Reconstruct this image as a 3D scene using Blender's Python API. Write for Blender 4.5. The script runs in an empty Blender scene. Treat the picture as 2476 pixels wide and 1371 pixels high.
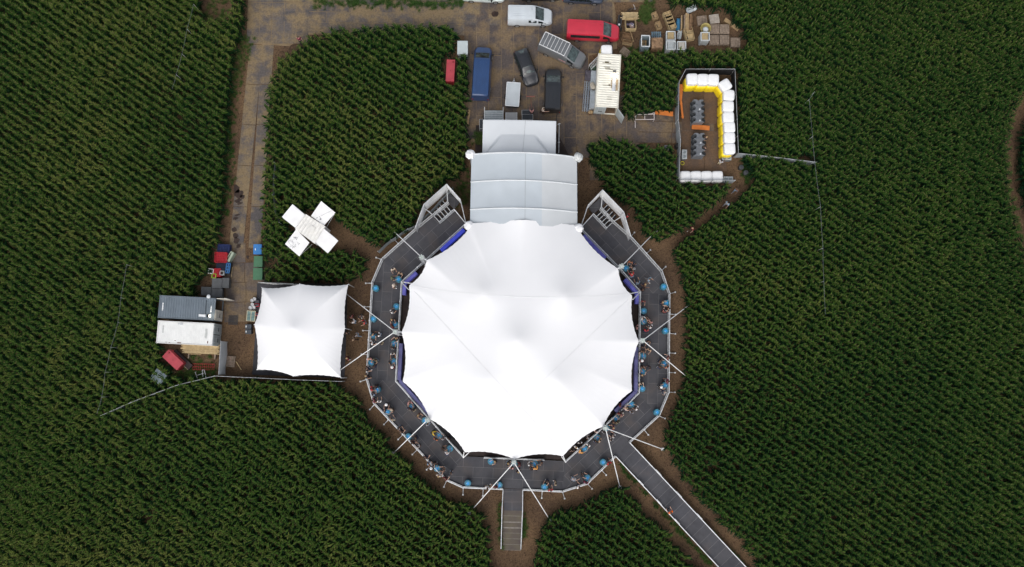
import bpy, bmesh, math, random
from mathutils import Vector, Matrix
R = random.Random(7)
SC = bpy.context.scene; COL = SC.collection
H = 94.0; TILT = math.radians(6); F = 2060.0
rad = math.radians
def W(px, py, z=0.0):
    """photo pixel -> world point on the level at height z"""
    dx = (px-1238)/F; dy = -(py-685.5)/F
    c, s = math.cos(TILT), math.sin(TILT)
    wy = dy*c+s; wz = dy*s-c
    t = (z-H)/wz
    return Vector((dx*t, wy*t, z))
def W2(px, py, z=0.0):
    p = W(px, py, z); return (p.x, p.y)

# ------------------------------------------------------------------ materials
def M(name, col, rough=.6, var=.12, scale=2.0, metal=0., bump=0., col2=None, spec=.4, coat=0., emit=None, detail=6):
    m = bpy.data.materials.new(name); m.use_nodes = True
    nt = m.node_tree; b = nt.nodes['Principled BSDF']
    b.inputs['Roughness'].default_value = rough; b.inputs['Metallic'].default_value = metal
    b.inputs['Specular IOR Level'].default_value = spec; b.inputs['Coat Weight'].default_value = coat
    tc = nt.nodes.new('ShaderNodeTexCoord'); n = nt.nodes.new('ShaderNodeTexNoise')
    n.inputs['Scale'].default_value = scale; n.inputs['Detail'].default_value = detail
    nt.links.new(tc.outputs['Object'], n.inputs['Vector'])
    r = nt.nodes.new('ShaderNodeValToRGB')
    c2 = col2 or tuple(c*(1-var*2) for c in col); c1 = col if col2 else tuple(min(1, c*(1+var)) for c in col)
    r.color_ramp.elements[0].position = .3; r.color_ramp.elements[1].position = .7
    r.color_ramp.elements[0].color = (*c2, 1); r.color_ramp.elements[1].color = (*c1, 1)
    nt.links.new(n.outputs['Fac'], r.inputs['Fac']); nt.links.new(r.outputs['Color'], b.inputs['Base Color'])
    if bump:
        bp = nt.nodes.new('ShaderNodeBump'); bp.inputs['Strength'].default_value = bump; bp.inputs['Distance'].default_value = .05
        nt.links.new(n.outputs['Fac'], bp.inputs['Height']); nt.links.new(bp.outputs['Normal'], b.inputs['Normal'])
    if emit:
        b.inputs['Emission Color'].default_value = (*emit[0], 1); b.inputs['Emission Strength'].default_value = emit[1]
    m.diffuse_color = (*col, 1)
    return m
_c = {}
def mat(name, *a, **k):
    if name not in _c: _c[name] = M(name, *a, **k)
    return _c[name]

# ------------------------------------------------------------------ mesh builder
class MB:
    def __init__(s): s.v = []; s.f = []; s.m = []
    def add(s, vs, fs, m=0):
        o = len(s.v); s.v += [tuple(v) for v in vs]; s.f += [[o+i for i in f] for f in fs]; s.m += [m]*len(fs); return s
    def box(s, c, d, rz=0., m=0):
        cz, sz = math.cos(rz), math.sin(rz); P = []
        for k in (-1, 1):
            for i, j in ((-1, -1), (1, -1), (1, 1), (-1, 1)):
                x, y = i*d[0]/2, j*d[1]/2
                P.append((c[0]+x*cz-y*sz, c[1]+x*sz+y*cz, c[2]+k*d[2]/2))
        return s.add(P, [(3, 2, 1, 0), (4, 5, 6, 7), (0, 1, 5, 4), (1, 2, 6, 5), (2, 3, 7, 6), (3, 0, 4, 7)], m)
    def bar(s, a, b, w, h, m=0):
        a = Vector(a); b = Vector(b); d = (b-a).normalized()
        u = d.cross(Vector((0, 0, 1)))
        u = Vector((1, 0, 0)) if u.length < 1e-4 else u.normalized()
        v = u.cross(d); P = []
        for p in (a, b):
            for i, j in ((-1, -1), (1, -1), (1, 1), (-1, 1)): P.append(p+u*i*w/2+v*j*h/2)
        return s.add(P, [(3, 2, 1, 0), (4, 5, 6, 7), (0, 1, 5, 4), (1, 2, 6, 5), (2, 3, 7, 6), (3, 0, 4, 7)], m)
    def tube(s, pts, r, n=8, m=0, r2=None):
        pts = [Vector(p) for p in pts]; k = len(pts); P = []; up = None
        for i, p in enumerate(pts):
            d = (pts[min(i+1, k-1)]-pts[max(i-1, 0)]).normalized()
            if up is None: up = Vector((0, 0, 1)) if abs(d.z) < .9 else Vector((1, 0, 0))
            u = d.cross(up).normalized(); v = u.cross(d)
            rr = r if r2 is None else r+(r2-r)*i/(k-1)
            for q in range(n):
                a = 2*math.pi*q/n; P.append(p+(u*math.cos(a)+v*math.sin(a))*rr)
        Fs = [(i*n+q, i*n+(q+1) % n, (i+1)*n+(q+1) % n, (i+1)*n+q) for i in range(k-1) for q in range(n)]
        Fs += [tuple(range(n-1, -1, -1)), tuple((k-1)*n+q for q in range(n))]
        return s.add(P, Fs, m)
    def prism(s, poly, z0, z1, m=0):
        n = len(poly)
        a = sum(poly[i][0]*poly[(i+1) % n][1]-poly[(i+1) % n][0]*poly[i][1] for i in range(n))
        if a < 0: poly = poly[::-1]
        P = [(x, y, z0) for x, y in poly]+[(x, y, z1) for x, y in poly]
        return s.add(P, [tuple(range(n-1, -1, -1)), tuple(range(n, 2*n))]+[(i, (i+1) % n, n+(i+1) % n, n+i) for i in range(n)], m)
    def lathe(s, prof, c=(0, 0, 0), n=20, m=0):
        k = len(prof); P = [(c[0]+r*math.cos(2*math.pi*q/n), c[1]+r*math.sin(2*math.pi*q/n), c[2]+z) for r, z in prof for q in range(n)]
        Fs = [(i*n+q, i*n+(q+1) % n, (i+1)*n+(q+1) % n, (i+1)*n+q) for i in range(k-1) for q in range(n)]
        Fs += [tuple(range(n-1, -1, -1)), tuple((k-1)*n+q for q in range(n))]
        return s.add(P, Fs, m)
    def grid(s, fn, nu, nv, m=0):
        P = [fn(i/nu, j/nv) for j in range(nv+1) for i in range(nu+1)]
        return s.add(P, [(j*(nu+1)+i, j*(nu+1)+i+1, (j+1)*(nu+1)+i+1, (j+1)*(nu+1)+i) for j in range(nv) for i in range(nu)], m)
    def build(s, name, mats, parent=None, smooth=False, bevel=0., sharp=40, off=None, loc=None, rz=0.):
        me = bpy.data.meshes.new(name)
        V = s.v
        if off is not None: V = [(x-off[0], y-off[1], z-off[2]) for x, y, z in V]
        me.from_pydata(V, [], s.f); me.update()
        if not isinstance(mats, (list, tuple)): mats = [mats]
        for m in mats: me.materials.append(m)
        me.polygons.foreach_set('material_index', s.m)
        if bevel:
            b = bmesh.new(); b.from_mesh(me)
            bmesh.ops.bevel(b, geom=list(b.edges), offset=bevel, segments=2, affect='EDGES', profile=.6, clamp_overlap=True)
            b.to_mesh(me); b.free()
        if smooth:
            me.polygons.foreach_set('use_smooth', [True]*len(me.polygons)); me.set_sharp_from_angle(angle=rad(sharp))
        o = bpy.data.objects.new(name, me); COL.objects.link(o)
        if parent: o.parent = parent
        if loc is not None: o.location = loc
        o.rotation_euler.z = rz
        return o
def tag(o, label=None, cat=None, group=None, kind=None):
    if label: o['label'] = label
    if cat: o['category'] = cat
    if group: o['group'] = group
    if kind: o['kind'] = kind
    return o
def thing(name, label, cat, loc=(0, 0, 0), rz=0., group=None):
    o = bpy.data.objects.new(name, None); COL.objects.link(o); o.empty_display_size = .3
    o.location = loc; o.rotation_euler.z = rz
    return tag(o, label, cat, group)
def dup(root, loc=None, rz=None, label=None, group=None):
    def cp(o, par):
        c = o.copy(); COL.objects.link(c); c.parent = par
        for ch in o.children: cp(ch, c)
        return c
    r = cp(root, root.parent)
    if loc is not None: r.location = loc
    if rz is not None: r.rotation_euler.z = rz
    if label: r['label'] = label
    if group: r['group'] = group
    return r
def inpoly(x, y, P):
    c = False; j = len(P)-1
    for i in range(len(P)):
        xi, yi = P[i]; xj, yj = P[j]
        if (yi > y) != (yj > y) and x < (xj-xi)*(y-yi)/(yj-yi)+xi: c = not c
        j = i
    return c

# ------------------------------------------------------------------ camera and light
cam = bpy.data.cameras.new('camera'); co = bpy.data.objects.new('camera', cam); COL.objects.link(co)
co.location = (0, 0, H); co.rotation_euler = (TILT, 0, 0)
cam.sensor_width = 36; cam.lens = F/2476*36; cam.clip_end = 5000; SC.camera = co
SUN_EL, SUN_AZ = 52, 195      # high soft sun from behind cloud, from the lower edge of the picture
wd = bpy.data.worlds.new('World'); SC.world = wd; wd.use_nodes = True
nt = wd.node_tree; bg = nt.nodes['Background']
sky = nt.nodes.new('ShaderNodeTexSky'); sky.sky_type = 'NISHITA'; sky.sun_disc = False
sky.sun_elevation = rad(SUN_EL); sky.sun_rotation = rad(SUN_AZ); sky.dust_density = 4; sky.ozone_density = .6
hs = nt.nodes.new('ShaderNodeHueSaturation'); hs.inputs['Saturation'].default_value = .35   # overcast: the blue is veiled
nt.links.new(sky.outputs[0], hs.inputs['Color']); nt.links.new(hs.outputs[0], bg.inputs['Color'])
bg.inputs['Strength'].default_value = .15
sl = bpy.data.lights.new('sun', 'SUN'); so = bpy.data.objects.new('sun', sl); COL.objects.link(so)
sl.energy = .8; sl.angle = rad(70); sl.color = (1, .95, .88)
a, e = rad(SUN_AZ), rad(SUN_EL)
so.rotation_euler = (-Vector((math.sin(a)*math.cos(e), math.cos(a)*math.cos(e), math.sin(e)))).to_track_quat('-Z', 'Y').to_euler()
so.location = (0, 0, 60)
SC.view_settings.view_transform = 'Standard'; SC.view_settings.look = 'None'
SC.view_settings.exposure = .3; SC.view_settings.gamma = 1
SC.cycles.max_bounces = 6; SC.cycles.diffuse_bounces = 3
# ------------------------------------------------------------------ ground, track plates
def chips(name, c1, c2, c3):
    m = bpy.data.materials.new(name); m.use_nodes = True; nt = m.node_tree; L = nt.links
    b = nt.nodes['Principled BSDF']; b.inputs['Roughness'].default_value = .95; b.inputs['Specular IOR Level'].default_value = .1
    tc = nt.nodes.new('ShaderNodeTexCoord')
    n1 = nt.nodes.new('ShaderNodeTexNoise'); n1.inputs['Scale'].default_value = .22; n1.inputs['Detail'].default_value = 8; n1.inputs['Roughness'].default_value = .65
    n2 = nt.nodes.new('ShaderNodeTexVoronoi'); n2.inputs['Scale'].default_value = 9
    n3 = nt.nodes.new('ShaderNodeTexNoise'); n3.inputs['Scale'].default_value = 3.5; n3.inputs['Detail'].default_value = 8
    for n in (n1, n2, n3): L.new(tc.outputs['Object'], n.inputs['Vector'])
    r1 = nt.nodes.new('ShaderNodeValToRGB'); r1.color_ramp.elements[0].position = .36; r1.color_ramp.elements[1].position = .64
    r1.color_ramp.elements[0].color = (*c1, 1); r1.color_ramp.elements[1].color = (*c2, 1); L.new(n1.outputs['Fac'], r1.inputs['Fac'])
    mx = nt.nodes.new('ShaderNodeMix'); mx.data_type = 'RGBA'; mx.inputs['B'].default_value = (*c3, 1)
    r2 = nt.nodes.new('ShaderNodeValToRGB'); r2.color_ramp.elements[0].position = .45; r2.color_ramp.elements[1].position = .75
    L.new(n3.outputs['Fac'], r2.inputs['Fac']); L.new(r2.outputs['Color'], mx.inputs['Factor']); L.new(r1.outputs['Color'], mx.inputs['A'])
    m2 = nt.nodes.new('ShaderNodeMix'); m2.data_type = 'RGBA'; m2.blend_type = 'OVERLAY'; m2.inputs['Factor'].default_value = .55
    L.new(mx.outputs['Result'], m2.inputs['A']); L.new(n2.outputs['Color'], m2.inputs['B'])
    hsv = nt.nodes.new('ShaderNodeHueSaturation'); hsv.inputs['Saturation'].default_value = .0; L.new(n2.outputs['Color'], hsv.inputs['Color']); L.new(hsv.outputs['Color'], m2.inputs['B'])
    L.new(m2.outputs['Result'], b.inputs['Base Color'])
    bp = nt.nodes.new('ShaderNodeBump'); bp.inputs['Strength'].default_value = .6; bp.inputs['Distance'].default_value = .06
    L.new(n2.outputs['Distance'], bp.inputs['Height']); L.new(bp.outputs['Normal'], b.inputs['Normal'])
    return m
soil = chips('bark_chips', (.055, .036, .024), (.105, .067, .038), (.085, .054, .034))
g = MB(); g.add([(-2000, -2000, 0), (2000, -2000, 0), (2000, 2000, 0), (-2000, 2000, 0)], [(0, 1, 2, 3)])
tag(g.build('ground', soil), 'bare brown ground strewn with bark chips', kind='structure')

def plate_mat(name, c1, c2, mud, mudpos=.5):
    m = bpy.data.materials.new(name); m.use_nodes = True; nt = m.node_tree; L = nt.links
    b = nt.nodes['Principled BSDF']; b.inputs['Roughness'].default_value = .75; b.inputs['Specular IOR Level'].default_value = .25
    ge = nt.nodes.new('ShaderNodeNewGeometry'); tc = nt.nodes.new('ShaderNodeTexCoord')
    r = nt.nodes.new('ShaderNodeValToRGB'); r.color_ramp.elements[0].color = (*c1, 1); r.color_ramp.elements[1].color = (*c2, 1)
    L.new(ge.outputs['Random Per Island'], r.inputs['Fac'])
    n = nt.nodes.new('ShaderNodeTexNoise'); n.inputs['Scale'].default_value = .55; n.inputs['Detail'].default_value = 9; n.inputs['Roughness'].default_value = .62
    n2 = nt.nodes.new('ShaderNodeTexNoise'); n2.inputs['Scale'].default_value = 6; n2.inputs['Detail'].default_value = 6
    L.new(tc.outputs['Object'], n.inputs['Vector']); L.new(tc.outputs['Object'], n2.inputs['Vector'])
    r2 = nt.nodes.new('ShaderNodeValToRGB'); r2.color_ramp.elements[0].position = mudpos-.07; r2.color_ramp.elements[1].position = mudpos+.09
    L.new(n.outputs['Fac'], r2.inputs['Fac'])
    mx = nt.nodes.new('ShaderNodeMix'); mx.data_type = 'RGBA'; mx.inputs['B'].default_value = (*mud, 1)
    L.new(r2.outputs['Color'], mx.inputs['Factor']); L.new(r.outputs['Color'], mx.inputs['A'])
    ov = nt.nodes.new('ShaderNodeMix'); ov.data_type = 'RGBA'; ov.blend_type = 'OVERLAY'; ov.inputs['Factor'].default_value = .5
    L.new(mx.outputs['Result'], ov.inputs['A']); L.new(n2.outputs['Fac'], ov.inputs['B'])
    L.new(ov.outputs['Result'], b.inputs['Base Color'])
    return m
YARD = plate_mat('track_plates_yard', (.060, .050, .050), (.095, .078, .070), (.150, .108, .066), .5)
ROAD = plate_mat('track_plates_road', (.070, .064, .066), (.100, .088, .082), (.180, .134, .078), .49)
BROWN = plate_mat('track_plates_pen', (.10, .062, .040), (.125, .078, .048), (.085, .06, .046), .52)
MUD = mat('tan_mud_bed', (.20, .145, .085), .95, .2, .9)
def mudbed(polys, label):
    m = MB()
    for k, P in enumerate(polys): m.add([(*W2(x, y), .026+.004*k) for x, y in P], [tuple(range(len(P)))])
    tag(m.build('mud_bed', MUD), label, kind='structure')
mudbed([[(1138, 345), (1136, -70), (1470, -70), (1488, 30), (1492, 118), (1425, 135), (1412, 262), (1535, 262), (1535, 350)]], 'tan mud showing between the yard plates')
mudbed([[(604, 106), (600, -60), (1136, -60), (1136, 84), (742, 84), (700, 112)]], 'tan mud showing between the track plates')
def plates(name, label, ma, polys, w, h, ang=0, stag=.5, gap=.055, rnd=.02):
    """rectangular track plates w (along ang) x h laid over the pixel polygons"""
    b = MB(); ca, sa = math.cos(ang), math.sin(ang)
    for P in polys:
        Q = [W2(x, y) for x, y in P]
        U = [(x*ca+y*sa, -x*sa+y*ca) for x, y in Q]
        u0, u1 = min(u for u, v in U), max(u for u, v in U); v0, v1 = min(v for u, v in U), max(v for u, v in U)
        j = 0; v = v0
        while v < v1:
            u = u0-(w*stag if j % 2 else 0)-w*R.random()*.1
            while u < u1:
                cu, cv = u+w/2, v+h/2
                if sum(inpoly(cu+i*w*.42, cv+j*h*.42, U) for i, j in ((0, 0), (-1, -1), (1, -1), (1, 1), (-1, 1))) >= 2:
                    a2 = ang+R.uniform(-rnd, rnd)*.5
                    b.box((cu*ca-cv*sa, cu*sa+cv*ca, .026+R.uniform(-.004, .004)), (w-gap, h-gap, .036), a2)
                u += w
            v += h; j += 1
    return tag(b.build(name, ma), label, kind='structure')
plates('yard', 'yard floor of grey brown track plates', YARD, [[(1136, 60), (1140, 8), (1480, 8), (1490, 110), (1425, 130), (1412, 262), (1545, 258), (1545, 352), (1345, 380), (1345, 310), (1140, 330), (1130, 200)]], 4.9, 1.42, rad(90))
plates('yard', 'wide brown track plates leading to the pen', YARD, [[(1532, 288), (1636, 288), (1636, 345), (1532, 345)]], 4.7, 1.25, rad(-1), 0)
plates('road', 'track plates along the top of the field', ROAD, [[(742, 6), (1136, 14), (1136, 80), (742, 80)]], 5.0, 1.28, rad(-1))
plates('road', 'track plates at the corner of the track', ROAD, [[(604, -60), (742, -60), (742, 106), (604, 106)]], 1.42, 4.9, 0, 0)
plates('road', 'track plates above the field edge', ROAD, [[(742, -70), (1490, -70), (1490, 6), (742, 6)]], 5.0, 1.3, 0)
def strip(a, b, w, n):
    bb = MB(); A = W(*a); B = W(*b); d = (B-A)/n; an = math.atan2(d.y, d.x)
    for i in range(n):
        c = A+d*(i+.5); bb.box((c.x, c.y, .026+R.uniform(-.004, .004)), (d.length-.06, w, .036), an+R.uniform(-.008, .008))
    return bb
for a, b, w, lab in (((621, 108), (571, 600), 1.55, 'track plates under the left wheel line of the lane'), ((648, 108), (616, 600), 1.35, 'track plates under the right wheel line of the lane')):
    tag(strip(a, b, w, 5).build('lane', ROAD), lab, kind='structure')
plates('lane', 'muddy plates between crates and bins', YARD, [[(548, 602), (612, 602), (600, 778), (545, 760)]], 2.3, 2.2, rad(2), 0)
plates('lane', 'muddy plates left of the bins', YARD, [[(605, 640), (640, 690), (620, 720), (600, 720)]], 1.6, 1.6, rad(2), 0)
plates('pen_floor', 'brown mats laid in the bale pen', BROWN, [[(1652, 200), (1748, 200), (1748, 300), (1652, 300)], [(1652, 300), (1748, 300), (1748, 415), (1652, 415)]], 2.5, 4.7, 0, 0)
wet = mat('wet_mud', (.035, .02, .014), .35, .3, 5)
def blob(px, py, r, st=1.0, ang=0., z=.056):
    c = W(px, py); n = 14; P = []
    for i in range(n):
        a = 2*math.pi*i/n; q = r*R.uniform(.75, 1.15)
        x, y = q*math.cos(a), q*st*math.sin(a)
        P.append((c.x+x*math.cos(ang)-y*math.sin(ang), c.y+x*math.sin(ang)+y*math.cos(ang), z))
    return P
wb = MB()
for x, y, r, s in ((572, 456, .35, 1.6), (578, 470, .5, 1.1), (576, 485, .45, .5), (587, 476, .3, .8), (580, 492, .35, .4), (574, 520, .4, .3), (570, 528, .35, .5), (567, 556, .3, 1), (570, 570, .35, .9), (572, 582, .35, 1.2), (578, 592, .3, .5), (577, 597, .25, .6), (1196, 35, .45, .75), (599, 622, .15, 1.5)):
    P = blob(x, y, r, s, .3); wb.add(P, [tuple(range(len(P)))])
tag(wb.build('wet_mud', wet), 'dark wet mud splashes on the track plates', kind='structure')

# ------------------------------------------------------------------ maize
BARE = [
 [(600, -80), (597, 50), (583, 112), (572, 150), (561, 230), (556, 330), (550, 450), (541, 530), (536, 590), (517, 605), (508, 690), (480, 722), (392, 722), (390, 834), (400, 850), (402, 876), (420, 905), (528, 912), (640, 916), (830, 918), (848, 940), (872, 962), (886, 998), (906, 1032), (950, 1072), (988, 1114), (1022, 1152), (1062, 1187), (1102, 1207), (1152, 1218), (1172, 1245), (1187, 1285), (1196, 1400),
  (1280, 1400), (1296, 1310), (1312, 1262), (1344, 1232), (1402, 1217), (1452, 1188), (1486, 1168), (1512, 1172), (1548, 1218), (1602, 1272), (1662, 1342), (1712, 1400), (1850, 1400), (1788, 1312), (1738, 1262), (1678, 1202), (1638, 1142), (1608, 1092), (1598, 1062), (1610, 1020), (1630, 980), (1646, 930), (1650, 880), (1652, 800), (1652, 730), (1645, 680), (1630, 632), (1622, 606), (1652, 577), (1702, 537), (1747, 502), (1792, 472), (1814, 441), (1812, 412), (1792, 387), (1778, 372), (1780, 168), (1655, 168), (1640, 205), (1637, 265),
  (1560, 277), (1522, 290), (1502, 268), (1503, 142), (1530, 124), (1640, 126), (1662, 118), (1722, 124), (1790, 122), (1800, 105), (1782, 62), (1750, 32), (1682, 20), (1610, 18), (1620, -80)],
 ]
FIELD = [  # maize islands inside the bare outline
 [(752, 92), (800, 74), (940, 62), (1060, 60), (1118, 76), (1134, 102), (1137, 200), (1132, 300), (1138, 342), (1124, 420), (1098, 440), (1064, 456), (1026, 490), (1002, 548), (958, 578), (906, 604), (880, 592), (850, 572), (826, 548), (800, 530), (730, 560), (720, 580), (790, 600), (850, 602), (880, 622), (898, 642), (880, 668), (852, 686), (640, 684), (634, 600), (629, 560), (634, 500), (637, 430), (639, 330), (641, 240), (654, 196), (671, 152), (708, 124)],
 [(1424, 345), (1480, 332), (1560, 350), (1634, 354), (1640, 440), (1770, 446), (1758, 472), (1718, 510), (1658, 556), (1590, 592), (1558, 576), (1536, 532), (1526, 514), (1494, 486), (1456, 456), (1432, 416), (1416, 380)],
 [(1500, 268), (1524, 290), (1560, 278), (1636, 270), (1640, 205), (1655, 168), (1662, 118), (1640, 124), (1560, 130), (1506, 142)],
 [(748, -80), (748, -16), (900, -10), (1020, -10), (1120, -12), (1128, -80)],
]
HOLES = [[(488, -80), (494, 40), (520, 50), (556, 46), (560, -80)], [(714, 525), (752, 512), (806, 540), (800, 566), (755, 596), (716, 572), (702, 548)],
 [(2490, 210), (2455, 265), (2438, 350), (2438, 430), (2450, 500), (2466, 570), (2490, 660), (2500, 560), (2464, 480), (2456, 400), (2462, 320), (2490, 270)],
 [(1938, 375), (1966, 385), (1968, 396), (1934, 390)], [(478, 690), (520, 640), (522, 712), (480, 714)], [(1102, 98), (1132, 98), (1132, 133), (1104, 133)], [(1077, 140), (1101, 140), (1101, 206), (1077, 206)], [(646, 634), (672, 628), (676, 640), (652, 650)]]
zc = .9
PB = [[W2(x, y, zc) for x, y in P] for P in BARE]; PF = [[W2(x, y, zc) for x, y in P] for P in FIELD]; PH = [[W2(x, y, zc) for x, y in P] for P in HOLES]
def corn_at(x, y):
    return all(corn_in(x+a, y+b) for a, b in ((.3, 0), (-.3, 0), (0, .3), (0, -.3)))
def corn_in(x, y):
    for P in PH:
        if inpoly(x, y, P): return False
    for P in PF:
        if inpoly(x, y, P): return True
    return not inpoly(x, y, PB[0])
leaf_lo = None
def leaf_mat(name, c1, c2, c3):
    m = bpy.data.materials.new(name); m.use_nodes = True; nt = m.node_tree; L = nt.links
    b = nt.nodes['Principled BSDF']; b.inputs['Roughness'].default_value = .5; b.inputs['Specular IOR Level'].default_value = .04
    oi = nt.nodes.new('ShaderNodeObjectInfo'); r = nt.nodes.new('ShaderNodeValToRGB')
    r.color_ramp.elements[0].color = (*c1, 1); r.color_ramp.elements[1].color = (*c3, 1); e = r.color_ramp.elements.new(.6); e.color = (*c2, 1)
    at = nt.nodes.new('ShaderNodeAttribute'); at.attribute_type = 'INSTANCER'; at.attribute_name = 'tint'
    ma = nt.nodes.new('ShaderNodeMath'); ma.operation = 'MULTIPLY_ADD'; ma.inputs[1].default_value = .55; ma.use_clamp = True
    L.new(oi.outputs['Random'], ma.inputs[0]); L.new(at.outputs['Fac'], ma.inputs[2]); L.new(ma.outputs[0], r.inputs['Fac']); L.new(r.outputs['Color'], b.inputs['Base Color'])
    return m
LM = [leaf_mat('maize_leaf', (.004, .018, .007), (.006, .023, .007), (.010, .028, .008)), leaf_mat('maize_top_leaf', (.026, .067, .013), (.052, .098, .017), (.130, .152, .038)), leaf_mat('maize_tassel', (.14, .15, .055), (.20, .19, .08), (.12, .13, .045))]  # lower leaves' near-black green holds painted shade between rows; yellower tops are real
def corn_plant(seed):
    r = random.Random(seed); b = MB(); Hs = r.uniform(1.95, 2.15)
    b.tube([(0, 0, 0), (r.uniform(-.03, .03), r.uniform(-.03, .03), Hs)], .013, 5, 0, .006)
    n = 12; a0 = r.uniform(0, 6.28)
    for i in range(n):
        t = i/(n-1); top = t > .5
        z = .35+t/.5*.95 if not top else 1.32+(t-.5)/.5*(Hs-1.42)
        az = a0+math.pi*(i % 2)+r.uniform(-.4, .4)
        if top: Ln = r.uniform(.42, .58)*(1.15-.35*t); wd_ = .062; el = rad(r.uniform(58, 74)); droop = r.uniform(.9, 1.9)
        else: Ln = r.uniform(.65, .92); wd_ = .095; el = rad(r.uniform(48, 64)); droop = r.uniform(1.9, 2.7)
        p = Vector((0, 0, z)); P = []; seg = 6
        for k in range(seg+1):
            s = k/seg; th = el-droop*s
            wk = wd_*(.55+1.2*s if s < .35 else 1.0*(1-((s-.35)/.65)**1.8))*.5+.004
            dv = Vector((math.cos(az)*math.cos(th), math.sin(az)*math.cos(th), math.sin(th)))
            sd = Vector((-math.sin(az), math.cos(az), 0)); up = sd.cross(dv)*-1
            tw = .25*math.sin(k*1.3+i)
            sd2 = (sd*math.cos(tw)+Vector((0, 0, 1))*math.sin(tw))
            P += [p-sd2*wk+Vector((0, 0, wk*.45)), p, p+sd2*wk+Vector((0, 0, wk*.45))]
            p = p+dv*Ln/seg
        Fs = [q for k in range(seg) for q in ((k*3, k*3+1, k*3+4, k*3+3), (k*3+1, k*3+2, k*3+5, k*3+4))]
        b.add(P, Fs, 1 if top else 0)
    for k in range(7):
        az = r.uniform(0, 6.28); sp = r.uniform(.05, .16) if k else .01
        tp = Vector((math.cos(az)*sp, math.sin(az)*sp, Hs+r.uniform(.22, .32)))
        b.tube([(0, 0, Hs-.03), (tp.x*.5, tp.y*.5, Hs+.14), tp], .009, 3, 2, .005)
    me = bpy.data.meshes.new('maize_plant'); me.from_pydata(b.v, [], b.f); me.polygons.foreach_set('material_index', b.m)
    for m in LM: me.materials.append(m)
    me.polygons.foreach_set('use_smooth', [True]*len(me.polygons))
    return bpy.data.objects.new('maize_plant', me)
src = bpy.data.collections.new('maize_sources')
for i in range(6): src.objects.link(corn_plant(i+11))
def scatter_group(name, coll):
    ng = bpy.data.node_groups.new(name, 'GeometryNodeTree')
    ng.interface.new_socket('Geometry', in_out='INPUT', socket_type='NodeSocketGeometry'); ng.interface.new_socket('Geometry', in_out='OUTPUT', socket_type='NodeSocketGeometry')
    N = ng.nodes; L = ng.links; gi = N.new('NodeGroupInput'); go = N.new('NodeGroupOutput')
    ip = N.new('GeometryNodeInstanceOnPoints'); ci = N.new('GeometryNodeCollectionInfo')
    ci.inputs['Collection'].default_value = coll; ci.inputs['Separate Children'].default_value = True; ci.inputs['Reset Children'].default_value = True
    ip.inputs['Pick Instance'].default_value = True
    def at(nm, ty):
        a = N.new('GeometryNodeInputNamedAttribute'); a.data_type = ty; a.inputs['Name'].default_value = nm; return a.outputs['Attribute']
    L.new(gi.outputs[0], ip.inputs['Points']); L.new(ci.outputs[0], ip.inputs['Instance'])
    L.new(at('pick', 'INT'), ip.inputs['Instance Index']); L.new(at('turn', 'FLOAT_VECTOR'), ip.inputs['Rotation']); L.new(at('size', 'FLOAT_VECTOR'), ip.inputs['Scale'])
    L.new(ip.outputs[0], go.inputs[0]); return ng
NG = scatter_group('maize_scatter', src)
def scatter(name, label, pts, ng, nvar, smin, smax, lean=.12):
    me = bpy.data.meshes.new(name); me.from_pydata([p[:3] for p in pts], [], [])
    n = len(pts); A = me.attributes
    A.new('pick', 'INT', 'POINT').data.foreach_set('value', [R.randrange(nvar) for _ in range(n)])
    A.new('turn', 'FLOAT_VECTOR', 'POINT').data.foreach_set('vector', [c for p in pts for c in (R.gauss(0, lean), R.gauss(0, lean), p[3] if len(p) > 3 else R.uniform(0, 6.28))])
    sz = []
    for p in pts:
        s = R.uniform(smin, smax)*(1+.10*NZ.noise(Vector((p[0]*.09, p[1]*.09, 5)))+.06*NZ.noise(Vector((p[0]*.4, p[1]*.4, 9)))); sz += [s, s, s*R.uniform(.9, 1.08)]
    A.new('size', 'FLOAT_VECTOR', 'POINT').data.foreach_set('vector', sz)
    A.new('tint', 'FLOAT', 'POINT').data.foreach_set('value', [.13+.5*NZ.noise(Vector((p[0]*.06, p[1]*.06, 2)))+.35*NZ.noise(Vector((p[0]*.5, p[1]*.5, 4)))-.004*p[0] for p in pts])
    o = bpy.data.objects.new(name, me); COL.objects.link(o)
    md = o.modifiers.new('scatter', 'NODES'); md.node_group = ng
    return tag(o, label, kind='stuff')
RA = rad(-35); rc, rs = math.cos(RA), math.sin(RA)
c0 = [W(x, y) for x, y in ((-70, -70), (2546, -70), (-70, 1441), (2546, 1441))]
x0, x1 = min(c.x for c in c0)-3, max(c.x for c in c0)+3; y0, y1 = min(c.y for c in c0)-3, max(c.y for c in c0)+3
pts = []
from mathutils import noise as NZ
for j in range(int(-110/.76), int(110/.76)):
    v = j*.76; u = -110.
    while u < 110:
        u += .18*R.uniform(.75, 1.3)
        vv = v+R.gauss(0, .035)
        x, y = u*rc-vv*rs, u*rs+vv*rc
        if not (x0 < x < x1 and y0 < y < y1): continue
        if R.random() < .02 or NZ.noise(Vector((x*.35, y*.35, 3))) > .72 and R.random() < .6: continue
        if not corn_at(x, y): continue
        # leaves lie mostly across the row
        pts.append((x, y, 0, R.gauss(RA+math.pi/2, .8)+(math.pi if R.random() < .5 else 0)))
scatter('maize_field', 'dense field of tall green maize in slanting rows', pts, NG, 6, .86, 1.1, .035)
print('maize plants', len(pts))
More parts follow.
